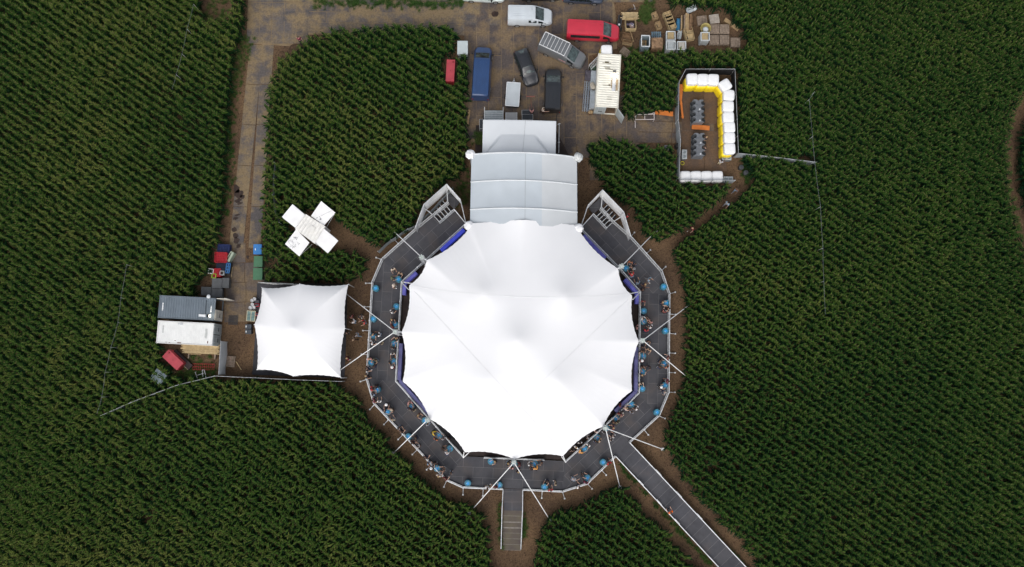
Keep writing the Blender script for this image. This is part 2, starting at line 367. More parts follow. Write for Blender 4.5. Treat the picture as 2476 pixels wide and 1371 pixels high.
# grass tufts and young maize beside paths
def tuft(seed):
    r = random.Random(seed); b = MB()
    for k in range(16):
        az = r.uniform(0, 6.28); Ln = r.uniform(.25, .6); el = rad(r.uniform(45, 80)); p = Vector((r.uniform(-.1, .1), r.uniform(-.1, .1), 0)); P = []
        for q in range(4):
            s = q/3; th = el-1.3*s; w = .022*(1-s)+.003; dv = Vector((math.cos(az)*math.cos(th), math.sin(az)*math.cos(th), math.sin(th))); sd = Vector((-math.sin(az), math.cos(az), 0))
            P += [p-sd*w, p+sd*w]; p = p+dv*Ln/3
        b.add(P, [(q*2, q*2+1, q*2+3, q*2+2) for q in range(3)])
    me = bpy.data.meshes.new('grass_tuft'); me.from_pydata(b.v, [], b.f); me.materials.append(GM)
    return bpy.data.objects.new('grass_tuft', me)
GM = leaf_mat('grass_blade', (.03, .07, .018), (.05, .09, .022), (.10, .10, .04))
gsrc = bpy.data.collections.new('grass_sources')
for i in range(4): gsrc.objects.link(tuft(i+60))
NG2 = scatter_group('grass_scatter', gsrc)
gp = []
def gline(a, b, w, n):
    A = W(*a); B = W(*b); d = (B-A).normalized(); s = Vector((-d.y, d.x, 0))
    for _ in range(n):
        p = A+(B-A)*R.random()+s*R.gauss(0, w); gp.append((p.x, p.y, 0))
for a, b, n in (((1496, 1122), (1735, 1385), 80), ((1570, 1132), (1830, 1400), 60)): gline(a, b, .10, n)
gline((1268, 1240), (1264, 1300), .15, 30); gline((1210, 1220), (1211, 1330), .12, 18); gline((760, 8), (1125, 12), .3, 220); gline((600, 90), (560, 240), .5, 90); gline((560, 240), (545, 520), .4, 120)
gline((1160, 320), (1162, 350), .4, 40); gline((1110, 400), (1125, 500), .6, 60); gline((1548, 22), (1576, 36), .7, 150); gline((500, 20), (545, 40), 1.0, 45); gline((400, 905), (520, 912), .6, 80); gline((450, 880), (520, 900), .8, 60)
gline((1500, 130), (1660, 122), .3, 90); gline((1790, 380), (1812, 440), .3, 40)
scatter('grass', 'rough grass tufts along the path and ramp edges', gp, NG2, 4, .7, 1.2, .1)
# ------------------------------------------------------------------ shared materials
STEEL = mat('galvanised_steel', (.56, .58, .60), .45, .15, 4, .35)
ALU = mat('pale_aluminium', (.66, .68, .70), .4, .1, 3, .3)
WFAB = mat('white_tent_fabric', (.74, .746, .762), .55, .02, .22, 0, .08)
WFAB2 = mat('white_side_fabric', (.74, .75, .76), .7, .06, 1.5, 0, .15)
GFAB = mat('grey_roof_fabric', (.415, .46, .50), .5, .03, .5, 0, .1)
GFAB2 = mat('pale_grey_roof_fabric', (.47, .495, .515), .5, .03, .5, 0, .1)
SEAM = mat('seam_tape', (.705, .71, .725), .6, .03, 1)
DARKF = mat('dark_fabric', (.016, .016, .019), .9, .25, 2)
DARKB = mat('dark_brown_floor', (.028, .018, .016), .8, .3, 1.5)
BLACK = mat('black_rubber', (.014, .014, .015), .8, .2, 3)
SCRIM = mat('grey_windscreen_net', (.25, .28, .30), .8, .15, 1.2, 0, .25)
BLUEL = mat('blue_painted_glow', (.05, .07, .6), .5, .15, 1.2, emit=((.08, .12, 1.0), .14))  # counter surface glows in place of the blue LED light falling on it
VIOL = mat('violet_painted_glow', (.10, .10, .36), .5, .25, 1.2, emit=((.1, .1, .8), .06))  # violet light on the counters, put into colour and a slight glow
BLUED = mat('dim_blue_painted_glow', (.09, .09, .22), .5, .25, 1.0, emit=((.12, .14, .6), .03))  # fainter blue light on the counters, put into colour and glow
def lerp(a, b, t): return a+(b-a)*t
def deck_mat(bw=2.15, off=.5):
    m = bpy.data.materials.new('deck_plates'); m.use_nodes = True; nt = m.node_tree; L = nt.links
    b = nt.nodes['Principled BSDF']; b.inputs['Roughness'].default_value = .7; b.inputs['Specular IOR Level'].default_value = .25
    tc = nt.nodes.new('ShaderNodeTexCoord'); br = nt.nodes.new('ShaderNodeTexBrick')
    br.inputs['Scale'].default_value = 1; br.inputs['Brick Width'].default_value = bw; br.inputs['Row Height'].default_value = 1.08; br.inputs['Mortar Size'].default_value = .011; br.inputs['Mortar Smooth'].default_value = .2
    br.inputs['Color1'].default_value = (.050, .051, .060, 1); br.inputs['Color2'].default_value = (.062, .062, .070, 1); br.inputs['Mortar'].default_value = (.17, .17, .17, 1); br.offset = off
    n = nt.nodes.new('ShaderNodeTexNoise'); n.inputs['Scale'].default_value = .7; n.inputs['Detail'].default_value = 8; n.inputs['Roughness'].default_value = .6
    n2 = nt.nodes.new('ShaderNodeTexNoise'); n2.inputs['Scale'].default_value = .35; n2.inputs['Detail'].default_value = 4
    for x in (br, n, n2): L.new(tc.outputs['Object'], x.inputs['Vector'])
    mx = nt.nodes.new('ShaderNodeMix'); mx.data_type = 'RGBA'; mx.blend_type = 'OVERLAY'; mx.inputs['Factor'].default_value = .5
    L.new(br.outputs['Color'], mx.inputs['A']); L.new(n.outputs['Fac'], mx.inputs['B'])
    dm = nt.nodes.new('ShaderNodeMix'); dm.data_type = 'RGBA'; dm.inputs['B'].default_value = (.085, .066, .055, 1)
    r = nt.nodes.new('ShaderNodeValToRGB'); r.color_ramp.elements[0].position = .55; r.color_ramp.elements[1].position = .78; r.color_ramp.elements[1].color = (.6, .6, .6, 1)
    L.new(n2.outputs['Fac'], r.inputs['Fac']); L.new(r.outputs['Color'], dm.inputs['Factor']); L.new(mx.outputs['Result'], dm.inputs['A']); L.new(dm.outputs['Result'], b.inputs['Base Color'])
    return m
DECK = deck_mat(); DECK2 = deck_mat(60, 0)
ZD, ZR = 1.0, 2.1

# ------------------------------------------------------------------ raised walkway
OUT = [[(1045, 518.7), (1003, 553), (923, 625), (899, 681), (885, 916), (903, 976), (1079, 1162), (1118, 1179.5), (1216, 1184)],
       [(1264, 1185.5), (1361, 1190), (1420, 1171), (1490, 1103.5)],
       [(1524, 1070), (1595, 1005), (1618, 949), (1620, 709), (1601, 654), (1526, 571), (1484.6, 535)]]
INN = [[(1126, 540), (970, 681), (956, 922), (1120, 1106)], [(1170, 1107.6), (1316, 1113)], [(1368, 1117.5), (1459, 1034), (1546, 950.6), (1549, 705), (1501, 650), (1405, 551)]]
SECT = [[(1126, 540), (970, 681), (923, 625), (1003, 553), (1045, 518.7), (1061.7, 536.8), (1097.7, 505.5)],
        [(970, 681), (956, 922), (885, 916), (899, 681), (923, 625)],
        [(956, 922), (1120, 1106), (1079, 1162), (903, 976), (885, 916)],
        [(1120, 1106), (1368, 1117.5), (1361, 1190), (1118, 1179.5), (1079, 1162)],
        [(1368, 1117.5), (1546, 950.6), (1595, 1005), (1420, 1171), (1361, 1190)],
        [(1546, 950.6), (1549, 705), (1620, 709), (1618, 949), (1595, 1005)],
        [(1549, 705), (1405, 551), (1435, 516.4), (1468, 551.4), (1484.6, 535), (1526, 571), (1601, 654), (1620, 709)]]
walk = thing('raised_walkway', 'dark plated walkway with steel railings ringing the big white tent', 'walkway')
def put(b, name, mats, parent, **k):      # parent at origin
    return b.build(name, mats, parent, **k)
for P in SECT:
    q = [Vector(W(x, y, ZR)) for x, y in P]; d = q[1]-q[0]; an = math.atan2(d.y, d.x); o = q[0]
    ca, sa = math.cos(-an), math.sin(-an)
    loc = [((p.x-o.x)*ca-(p.y-o.y)*sa, (p.x-o.x)*sa+(p.y-o.y)*ca) for p in q]
    b = MB(); b.prism(loc, -.10, 0)
    b.build('deck_floor', DECK, walk, loc=(o.x, o.y, ZD), rz=an)
def railing(a, b, parent, za=ZR, zb=ZR, wd_=.07, post=2.3, base=True, hr=1.1):
    m = MB(); A = W(a[0], a[1], za); B = W(b[0], b[1], zb); d = B-A; n = max(1, round(d.length/post))
    m.bar(A, B, wd_, .05)
    dn = Vector((0, 0, 1))
    for h in (.38, .74): m.tube([A-dn*hr*h, B-dn*hr*h], .02, 6)
    if base: m.bar(A-dn*(hr-.09), B-dn*(hr-.09), .07, .14)
    for i in range(n+1):
        p = A+d*(i/n); m.bar(p, p-dn*(hr+.04), .055, .055)
    # double clamped joints every few metres
    for i in range(1, n): m.box(A+d*(i/n), (.13, .13, .075), math.atan2(d.y, d.x))
    return m.build('railing', STEEL, parent)
def brace(p, out, parent):
    m = MB(); q = Vector((p.x, p.y, .03)); o = out.normalized()
    m.tube([(p.x, p.y, 0), (p.x, p.y, ZD)], .04, 6)
    e = q+o*1.0
    m.bar(q+Vector((0, 0, .1)), e+Vector((0, 0, .1)), .06, .06); m.tube([e+Vector((0, 0, .1)), Vector((p.x, p.y, ZD-.1))+o*.05], .025, 6)
    m.box((e.x, e.y, .05), (.16, .16, .1))
    m.build('brace', ALU, parent)
cen = W(1250, 850, 0)
for run in OUT:
    for a, b in zip(run, run[1:]):
        railing(a, b, walk)
        A = W(*a, ZR); B = W(*b, ZR); d = B-A; n = max(1, round(d.length/2.35)); nrm = Vector((d.y, -d.x, 0))
        if (A-cen).dot(nrm) < 0: nrm = -nrm
        for i in range(n):
            if a[1] < 560 and i == 0: continue
            brace(A+d*(i/n), nrm, walk)
for run in INN:
    for a, b in zip(run, run[1:]): railing(a, b, walk)
# south stairs
stp = mat('stair_boards', (.075, .060, .056), .8, .25, 1.2, col2=(.11, .095, .065))
st = thing('wide_stairs', 'wide boarded stairs leading down from the bottom of the walkway', 'stairs', W(1238, 1260))
so_ = st.location
m = MB()
p0 = W(1217.5, 1184.5, ZR); p1 = W(1263, 1186, ZR); q0 = W(1217.5, 1234, ZD); q1 = W(1264, 1235, ZD)
m.prism([(p0.x, p0.y-.02), (p1.x, p1.y-.02), (q1.x, q1.y), (q0.x, q0.y)], ZD-.1, ZD-.004)
m.build('platform', DECK, st, off=so_)
r0 = W(1216, 1330, 0); r1 = W(1260, 1331, 0)
m = MB(); nz = MB(); N = 7
for i in range(N):
    t0, t1 = i/N, (i+1)/N; z = ZD*(1-(i+1)/(N+.6))
    a = Vector((lerp(q0.x, r0.x, t0), lerp(q0.y, r0.y, t0))); b = Vector((lerp(q1.x, r1.x, t0), lerp(q1.y, r1.y, t0)))
    c = Vector((lerp(q1.x, r1.x, t1), lerp(q1.y, r1.y, t1))); d = Vector((lerp(q0.x, r0.x, t1), lerp(q0.y, r0.y, t1)))
    m.prism([tuple(a), tuple(b), tuple(c), tuple(d)], z-.06, z); m.prism([tuple(a), tuple(b), (b.x, b.y+.03), (a.x, a.y+.03)], z-.3 if i else z-.06, z)
    nz.bar((d.x, d.y+.03, z+.004), (c.x, c.y+.03, z+.004), .03, .012)
    if i in (2, 3): nz.bar((a.x, a.y-.05, z+.03), (b.x, b.y-.05, z+.03), .08, .05)
m.build('treads', stp, st, off=so_); nz.build('nosing', mat('worn_edge_strip', (.22, .20, .18), .6, .2, 3), st, off=so_)
for (a, b, c) in (((1216.5, 1184), (1214, 1232), (1211.5, 1327)), ((1264, 1185.5), (1263.5, 1233), (1259.5, 1328))):
    m = MB(); A = W(*a, ZR); B = W(*b, ZR); C = W(*c, 1.05)
    m.tube([A, B, C], .05, 8); m.tube([A-Vector((0, 0, .5)), B-Vector((0, 0, .5)), C-Vector((0, 0, .5))], .025, 6)
    m.bar(B-Vector((0, 0, 1.1)), C-Vector((0, 0, .98)), .06, .2); m.bar(A-Vector((0, 0, 1.05)), B-Vector((0, 0, 1.05)), .06, .12)
    for p, h in ((A, 1.1), (B, 2.1), (lerp(B, C, .33), 1.4), (lerp(B, C, .66), 1.2), (C, 1.05)): m.bar(p, p-Vector((0, 0, h)), .05, .05)
    m.build('handrail', STEEL, st, off=so_)
# long ramp
rp = thing('access_ramp', 'long dark ramp sloping away to the lower right corner between maize', 'ramp', W(1640, 1240)); ro = rp.location
la, ra = (1490, 1104), (1524, 1070.5); lb, rb = (1772, 1408), (1845, 1415)
def rampz(t): return lerp(ZD, .3, t)
A, B, C, D = W(*la, ZR), W(*lb, rampz(1)+.45), W(*rb, rampz(1)+.45), W(*ra, ZR)
an = math.atan2(B.y-A.y, B.x-A.x)-math.pi/2; ca, sa = math.cos(-an), math.sin(-an); v = []
for p, z in ((A, rampz(0)), (B, rampz(1)), (C, rampz(1)), (D, rampz(0))): x, y = p.x-A.x, p.y-A.y; v.append((x*ca-y*sa, x*sa+y*ca, z-.004))
m = MB(); m.add(v+[(x, y, z-.08) for x, y, z in v], [(0, 1, 2, 3), (7, 6, 5, 4), (0, 4, 5, 1), (1, 5, 6, 2), (2, 6, 7, 3), (3, 7, 4, 0)]); m.build('ramp_deck', DECK2, rp, loc=(A.x-ro.x, A.y-ro.y, 0), rz=an)
for (P, Q) in ((A, B), (D, C)):
    m = MB(); za, zb = rampz(0)+.32, rampz(1)+.32
    P2 = Vector((P.x, P.y, za)); Q2 = Vector((Q.x, Q.y, zb)); m.bar(P2, Q2, .09, .07); m.bar(P2-Vector((0, 0, .25)), Q2-Vector((0, 0, .25)), .07, .16)
    for i in range(14):
        p = lerp(P2, Q2, i/13); m.bar(p, Vector((p.x, p.y, 0)), .06, .06)
        if i in (3, 5, 7): m.bar(lerp(P2, Q2, (i-.45)/13)+Vector((.06, .06, .05)), lerp(P2, Q2, (i+.1)/13)+Vector((.06, .06, .05)), .05, .05)
    m.build('side_rail', ALU, rp, off=ro)

# stair towers with white fabric screens at the two upper ends of the walkway
def tower(label, lane, mid, land, mouth2, screens, splice):
    t = thing('stair_tower', label, 'stairs', (0, 0, 0), 0, 'stair towers beside the grey stage roof')
    treadm = DARKF
    L0 = W(*lane[0], ZR); L1 = W(*lane[1], ZR); M0 = W(*mid[0], ZR); M1 = W(*mid[1], ZR)
    railing(lane[0], lane[1], t, post=1.2); railing(mid[0], mid[1], t, post=1.0)
    railing((mid[0][0]+2*splice, mid[0][1]+3), (mid[1][0]+2*splice, mid[1][1]+3), t, za=1.6, zb=1.6, post=1.0)
    for i in range(5):                    # first flight, down to the landing
        m = MB(); f = (i+.5)/5; a = lerp(M0, L0, f) if False else None
        p = lerp(M0, M1, f); q = lerp(L0, L1, f); z = ZD-.1*(i+1)
        d = (M1-M0).normalized()*.13
        m.prism([(p.x-d.x, p.y-d.y), (p.x+d.x, p.y+d.y), (q.x+d.x, q.y+d.y), (q.x-d.x, q.y-d.y)], z-.04, z)
        m.build('tread', treadm, t)
        n = MB(); n.bar((p.x-d.x, p.y-d.y, z+.015), (q.x-d.x, q.y-d.y, z+.015), .07, .03); n.build('nosing', ALU, t)
    m = MB(); m.prism([W2(x, y, .8) for x, y in land], .36, .44); m.build('landing', DECK, t)
    O0 = W(*mouth2[0], 1.2); O1 = W(*mouth2[1], 1.2)
    for i in range(4):
        f = (i+.7)/4.4; p = lerp(M1, M0, f); q = lerp(O0, O1, f); z = .4-.09*(i+1); d = (M1-M0).normalized()*.13; m = MB()
        m.prism([(p.x-d.x, p.y-d.y), (p.x+d.x, p.y+d.y), (q.x+d.x, q.y+d.y), (q.x-d.x, q.y-d.y)], z-.04, z); m.build('tread', treadm, t)
        n = MB(); n.bar((p.x+d.x, p.y+d.y, z+.015), (q.x+d.x, q.y+d.y, z+.015), .07, .03); n.build('nosing', ALU, t)
    # fabric screen hung on a frame
    pts = [W(x, y, z1) for x, y, z1, z0 in screens]; z0s = [s[3] for s in screens]
    for i in range(len(pts)-1):
        a, b = pts[i], pts[i+1]; m = MB(); nn = Vector((b.y-a.y, a.x-b.x, 0)).normalized()
        def fn(u, v, a=a, b=b, i=i, nn=nn):
            p = lerp(a, b, u); z = lerp(p.z, lerp(z0s[i], z0s[i+1], u), v); w = .07*math.sin(u*9+v*3)*math.sin(v*3.1)
            return (p.x+nn.x*w, p.y+nn.y*w, z)
        m.grid(fn, 14, 6); m.build('fabric_screen', WFAB2, t, smooth=True)
        n = MB(); n.tube([a, b], .045, 8); n.tube([a, (a.x, a.y, 0)], .04, 8); n.tube([b, (b.x, b.y, 0)], .04, 8)
        if i in (0, 1, 2): n.tube([Vector((a.x, a.y, z0s[i]+1.1)), Vector((b.x, b.y, z0s[i+1]+1.1))], .03, 6)
        n.build('screen_frame', STEEL, t)
    for a, b in ((screens[2], mid[1]), (screens[1], mid[0])):
        n = MB(); n.tube([W(a[0], a[1]+8, 2.2), W(b[0], b[1], 2.2)], .04, 8); n.build('cross_bar', ALU, t)
    n = MB(); n.tube([W(lane[1][0], lane[1][1], 2.2), W(screens[-1][0], screens[-1][1]+3, 2.2)], .05, 8); n.build('cross_bar', ALU, t)
    return t
tower('stair tower with white fabric screen left of the grey stage roof', [(1061.7, 536.8), (1097.7, 505.5)], [(1045.5, 518.7), (1082.5, 486.5)], [(1082.5, 488), (1071, 475), (1086, 464.7), (1111, 488), (1097, 505)], [(1070, 477), (1038, 511)],
      [(1003.5, 552, 3.3, 1.0), (1025, 494, 4.0, .9), (1080, 445, 4.0, .6), (1113, 482, 3.6, .6), (1126, 537, 3.2, 2.3)], 1)
tower('stair tower with white fabric screen right of the grey stage roof', [(1468, 551.4), (1435.3, 516.4)], [(1484.6, 535), (1454, 500)], [(1454, 501), (1466, 488), (1451.7, 477), (1424, 501), (1435.5, 517)], [(1468, 489), (1497, 522)],
      [(1526, 573, 3.3, 1.0), (1508, 512, 4.0, .9), (1457, 459, 4.0, .6), (1422, 496, 3.6, .6), (1405, 547, 3.2, 2.3)], -1)

# ------------------------------------------------------------------ big membrane tent
hall = thing('membrane_tent', 'huge white eight sided membrane tent with five soft peaks', 'tent')
E = [(1136, 540, 5.35), (1267, 530.5, 6.5), (1388, 543.5, 5.35), (1400, 556, 5.35), (1495, 649, 5.8), (1529, 714.5, 5.35), (1545, 825, 5.8), (1529, 945, 5.35), (1459, 1031, 5.8), (1362, 1103.5, 5.35), (1244, 1110.5, 5.8), (1124.5, 1094.4, 5.35), (1038.5, 1013, 5.8), (973, 922.5, 5.35), (970.7, 802.7, 5.8), (988.8, 689.6, 5.35), (1031.8, 628.5, 5.8), (1131, 556, 5.35)]
def edge_loop(E, sag, per=None, scal=.045, seglen=.22, pitch=.62):
    P = [W(*e) for e in E]; n = len(P); c = sum(P, Vector())/n; out = []
    for i in range(n):
        a, b = P[i], P[(i+1) % n]; L = (b-a).length; k = max(3, int(L/seglen)); nn = Vector((b.y-a.y, a.x-b.x, 0)).normalized()
        if nn.dot(c-a) < 0: nn = -nn
        s = sag if L > 2 and not (sag > .33 and i < 2) else 0
        for j in range(k):
            t = j/k; w = s*4*t*(1-t)+(scal*(1-abs(math.sin(math.pi*t*L/pitch))) if L > 2 else 0)
            p = lerp(a, b, t)+nn*w; p.z -= .5*s*4*t*(1-t)*.4; out.append(p)
    return out, c
loop, cc = edge_loop(E, .34)
PK = [W(1170, 706, 8.6), W(1366, 713, 8.6), W(1251, 822, 9.4), W(1172, 921, 8.6), W(1351, 923, 8.6)]
cc = W(1251, 822, 6)
def memz(x, y, zb, t):
    z = zb
    for k, p in enumerate(PK):
        d = math.hypot(x-p.x, y-p.y)
        z += (1.25 if k != 2 else 1.5)*math.exp(-math.sqrt(d*d+.2)/3.2)*(1-t**6)
    return z
def membrane(loop, cc, z0, zf, nr=44):
    n = len(loop); V = []; Fs = []
    for r in range(1, nr+1):
        t = (r/nr)
        for p in loop:
            x, y = lerp(cc.x, p.x, t), lerp(cc.y, p.y, t); zb = lerp(z0, p.z, t**5); V.append((x, y, zf(x, y, zb, t)))
    V.append((cc.x, cc.y, zf(cc.x, cc.y, z0, 0)))
    for r in range(nr-1):
        for i in range(n): j = (i+1) % n; Fs.append((r*n+i, (r+1)*n+i, (r+1)*n+j, r*n+j))
    for i in range(n): Fs.append((len(V)-1, i, (i+1) % n))
    m = MB(); m.add(V, Fs); return m
membrane(loop, cc, 6.2, memz).build('membrane', WFAB, hall, smooth=True, sharp=80)
# dark lacing band hanging just under the edge
m = MB(); n = len(loop)
for i in range(n):
    a, b = loop[i], loop[(i+1) % n]; m.add([a-Vector((0, 0, .03)), b-Vector((0, 0, .03)), b-Vector((0, 0, .16)), a-Vector((0, 0, .16))], [(0, 1, 2, 3)])
m.build('edge_band', DARKF, hall)
def seam(a, b, bow=0, N=60):
    A = W(*a, 6.5); B = W(*b, 6.5); m = MB(); d = (B-A).normalized(); nn = Vector((-d.y, d.x, 0)); V = []
    for i in range(N+1):
        t = i/N; p = lerp(A, B, t)+nn*bow*4*t*(1-t)
        # fraction towards the edge for the height function
        best = 0
        dx, dy = p.x-cc.x, p.y-cc.y; an = math.atan2(dy, dx)
        q = min(loop, key=lambda s: abs((math.atan2(s.y-cc.y, s.x-cc.x)-an+math.pi) % (2*math.pi)-math.pi))
        tt = min(1, math.hypot(dx, dy)/math.hypot(q.x-cc.x, q.y-cc.y)); z = memz(p.x, p.y, lerp(6.2, q.z, tt**5), tt)+.012
        V += [(p.x-nn.x*.06, p.y-nn.y*.06, z), (p.x+nn.x*.06, p.y+nn.y*.06, z)]
    m.add(V, [(i*2, i*2+1, i*2+3, i*2+2) for i in range(N)]); m.build('seam', SEAM, hall)
seam((1000, 702), (1364, 1096)); seam((1521, 722), (1132, 1090)); seam((998, 690), (1522, 708), -.9)
m = MB(); m.prism([W2(x, y, ZR) for x, y in ((1126, 542), (972, 682), (958, 921), (1121, 1104), (1367, 1115), (1544, 950), (1547, 706), (1404, 554))], ZD-.25, ZD-.12); m.build('hall_floor', DARKB, hall)
CAP = mat('mast_cap_paint', (.42, .47, .45), .5, .2, 6)
for (x, y, guys) in ((1019, 621.5, [(938, 546)]), (955, 802, [(834, 708), (818, 898)]), (1033.5, 1015.5, [(951, 1096)]), (1242.8, 1118, [(1135, 1240), (1330, 1258)]), (1464, 1035, [(1602, 1086), (1499, 1178)]), (1554.5, 823, [(1673, 732), (1668, 917)]), (1503.5, 643, [(1587, 558)])):
    T = W(x, y, 6.3); m = MB(); w = .2
    for i, j in ((-1, -1), (1, -1), (1, 1), (-1, 1)): m.tube([(T.x+i*w, T.y+j*w, ZD), (T.x+i*w, T.y+j*w, 6.2)], .028, 6)
    for k in range(12):
        z0, z1 = ZD+k*.43, ZD+(k+1)*.43; s = 1 if k % 2 else -1
        for i in (-1, 1):
            m.tube([(T.x+i*w, T.y-s*w, z0), (T.x+i*w, T.y+s*w, z1)], .014, 5); m.tube([(T.x-s*w, T.y+i*w, z0), (T.x+s*w, T.y+i*w, z1)], .014, 5)
    mo = m.build('mast', ALU, hall)
    m = MB(); m.box((T.x, T.y, 6.24), (.44, .44, .09), math.atan2(T.y-cc.y, T.x-cc.x)); m.box((T.x, T.y, 6.32), (.30, .30, .08), .3)
    m.build('mast_cap', CAP, mo)
    m = MB(); q = min(loop, key=lambda s: (s-T).length); m.tube([T+Vector((0, 0, -.1)), q], .05, 8); m.build('head_strap', ALU, mo)
    for gx, gy in guys:
        m = MB(); G = W(gx, gy, 0); m.tube([T, G], .047, 8); m.build('guy_pole', WFAB2, hall)
        m = MB(); m.box((G.x, G.y, .05), (.3, .3, .1)); m.build('ground_anchor', STEEL, hall)
for a, bs in (((969.7, 681.5), ((995, 685), (988, 700))), ((1549.5, 705), ((1523, 710), (1530, 724))), ((1120, 1107), ((1122, 1093), (1134, 1094))), ((1368, 1118), ((1362, 1103), (1358, 1104)))):
    for b in bs:
        m = MB(); m.tube([W(*a, ZR+.2), W(*b, 5.1)], .05, 6); m.build('corner_strut', WFAB2, hall)
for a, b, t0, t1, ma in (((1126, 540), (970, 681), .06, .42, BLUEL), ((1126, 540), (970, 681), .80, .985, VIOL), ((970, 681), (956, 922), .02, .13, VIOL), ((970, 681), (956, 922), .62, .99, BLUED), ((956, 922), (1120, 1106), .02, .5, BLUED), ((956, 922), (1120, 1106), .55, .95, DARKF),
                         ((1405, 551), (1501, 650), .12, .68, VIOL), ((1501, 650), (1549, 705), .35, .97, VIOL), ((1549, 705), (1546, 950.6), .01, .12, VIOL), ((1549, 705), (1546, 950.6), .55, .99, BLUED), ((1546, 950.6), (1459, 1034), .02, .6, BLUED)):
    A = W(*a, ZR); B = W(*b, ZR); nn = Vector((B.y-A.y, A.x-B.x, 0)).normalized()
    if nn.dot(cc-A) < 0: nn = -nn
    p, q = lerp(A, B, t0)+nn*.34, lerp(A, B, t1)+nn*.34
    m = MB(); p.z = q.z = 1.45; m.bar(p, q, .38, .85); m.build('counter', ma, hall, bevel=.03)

# ------------------------------------------------------------------ grey stage roof and white back tent
stg = thing('stage_roof', 'grey arched fabric stage roof joined to the top of the white tent', 'stage roof')
cor = [W(1140, 374, 5.0), W(1395, 381, 5.0), W(1396, 553, 4.9), W(1136.5, 547, 4.9)]
def arch(u, v, dz=0.):
    p = lerp(lerp(cor[0], cor[1], u), lerp(cor[3], cor[2], u), v); h = 1.45*(1-(2*u-1)**2)
    sg = .16*abs(math.sin(math.pi*v/.385))
    return (p.x, p.y, 5.0+h-sg*(.3+.7*(1-(2*u-1)**2))+dz)
m = MB(); m.grid(lambda u, v: arch(u*.665, v), 28, 40); m.build('roof_fabric', GFAB, stg, smooth=True)
m = MB(); m.grid(lambda u, v: arch(.665+u*.335, v), 16, 40); m.build('roof_fabric', GFAB2, stg, smooth=True)
for v in (0, .385, .77):
    m = MB(); m.tube([Vector(arch(u/30, v, .03)) for u in range(31)], .085, 8); m.build('arch_rib', mat('pale_rib_fabric', (.56, .59, .61), .5, .05, 1), stg, smooth=True)
m = MB(); V = []
for i in range(41):
    for s in (-.012, .012): V.append(Vector(arch(.51, min(1, i/40), .012))+Vector((s, 0, 0)))
m.add(V, [(i*2, i*2+1, i*2+3, i*2+2) for i in range(40)]); m.build('ridge_seam', mat('dark_seam', (.16, .17, .18), .7), stg)
for k, c in enumerate(cor):
    m = MB(); x, y = c.x, c.y
    for i, j in ((-1, -1), (1, -1), (1, 1), (-1, 1)): m.tube([(x+i*.2, y+j*.2, 0), (x+i*.2, y+j*.2, 5.0)], .03, 6)
    for q in range(9):
        s = 1 if q % 2 else -1
        for i in (-1, 1): m.tube([(x+i*.2, y-s*.2, q*.55), (x+i*.2, y+s*.2, q*.55+.55)], .015, 5)
    m.build('corner_post', ALU, stg)
    b = bmesh.new(); bmesh.ops.create_icosphere(b, subdivisions=4, radius=.5)
    for v in b.verts:
        f = NZ.noise(v.co*4+Vector((k*5, 0, 0)))*.16+NZ.noise(v.co*11)*.06; v.co *= 1+f*1.3; v.co.z *= .8
    me = bpy.data.meshes.new('corner_cover'); b.to_mesh(me); b.free(); me.materials.append(WFAB if k != 1 else mat('clear_plastic_wrap', (.5, .52, .52), .25, .2, 5)); me.polygons.foreach_set('use_smooth', [True]*len(me.polygons))
    o = bpy.data.objects.new('corner_cover', me); COL.objects.link(o); o.parent = stg; o.location = (x+(-.12 if k in (0, 3) else .12), y, 5.15)
for a, b in (((1147, 385), (1144, 540)), ((1388, 388), (1389, 545))):
    m = MB(); A = W(*a, 0); B = W(*b, 0); m.grid(lambda u, v: (lerp(A.x, B.x, u)+.05*math.sin(u*40), lerp(A.y, B.y, u), v*4.6), 40, 2); m.build('side_curtain', DARKF, stg)
m = MB(); m.prism([W2(x, y, .5) for x, y in ((1150, 300), (1340, 302), (1386, 392), (1386, 545), (1146, 540), (1148, 388))], .02, .06); m.build('stage_floor', DARKB, stg)
bt = thing('back_tent', 'flat white canopy tent behind the grey stage roof', 'tent', W(1255, 330)); bo = bt.location
cb = [W(1168, 289, 4.2), W(1345, 292.5, 4.2), W(1343.5, 376, 4.2), W(1166, 374, 4.2)]
def can(u, v):
    p = lerp(lerp(cb[0], cb[1], u), lerp(cb[3], cb[2], u), v)
    s = max(0., min((v-.42)/.58, 1)); w = .25+.2*s; k = min(1, max(0, (w-abs(u-.48))/.05))
    k2 = min(1., max(0., .5-abs(u-.5))/.03)*min(1, v/.04+.3)
    return (p.x, p.y, 4.15+.12*math.sin(math.pi*u)+1.0*s*k+.05*k2)
m = MB(); m.grid(can, 90, 60); m.build('canopy', mat('back_tent_fabric', (.58, .61, .64), .55, .02, .6, 0, .05), bt, smooth=True, off=bo)
m = MB(); V = []
for i in range(31):
    x, y, z = can(.58-.03*(i/30), i/30); V += [(x-.01, y, z+.012), (x+.01, y, z+.012)]
m.add(V, [(i*2, i*2+1, i*2+3, i*2+2) for i in range(30)]); m.build('canopy_rope', mat('dark_seam', (.16, .17, .18)), bt, off=bo)
for x, y in ((1169, 290), (1344, 294), (1343, 372), (1168, 371)):
    p = W(x, y, 4.2); m = MB(); m.tube([(p.x, p.y, 0), (p.x, p.y, 4.15)], .05, 8); m.build('post', ALU, bt, off=bo)
m = MB(); A, B = W(1171, 296, 0), W(1171, 372, 0); m.grid(lambda u, v: (lerp(A.x, B.x, u)+.05*math.sin(u*30), lerp(A.y, B.y, u), v*4.1), 24, 2); m.build('side_curtain', DARKF, bt, off=bo)
A, B = W(1342, 300, 0), W(1341, 372, 0); m = MB(); m.grid(lambda u, v: (lerp(A.x, B.x, u)+.05*math.sin(u*30), lerp(A.y, B.y, u), v*4.1), 24, 2); m.build('side_curtain', DARKF, bt, off=bo)
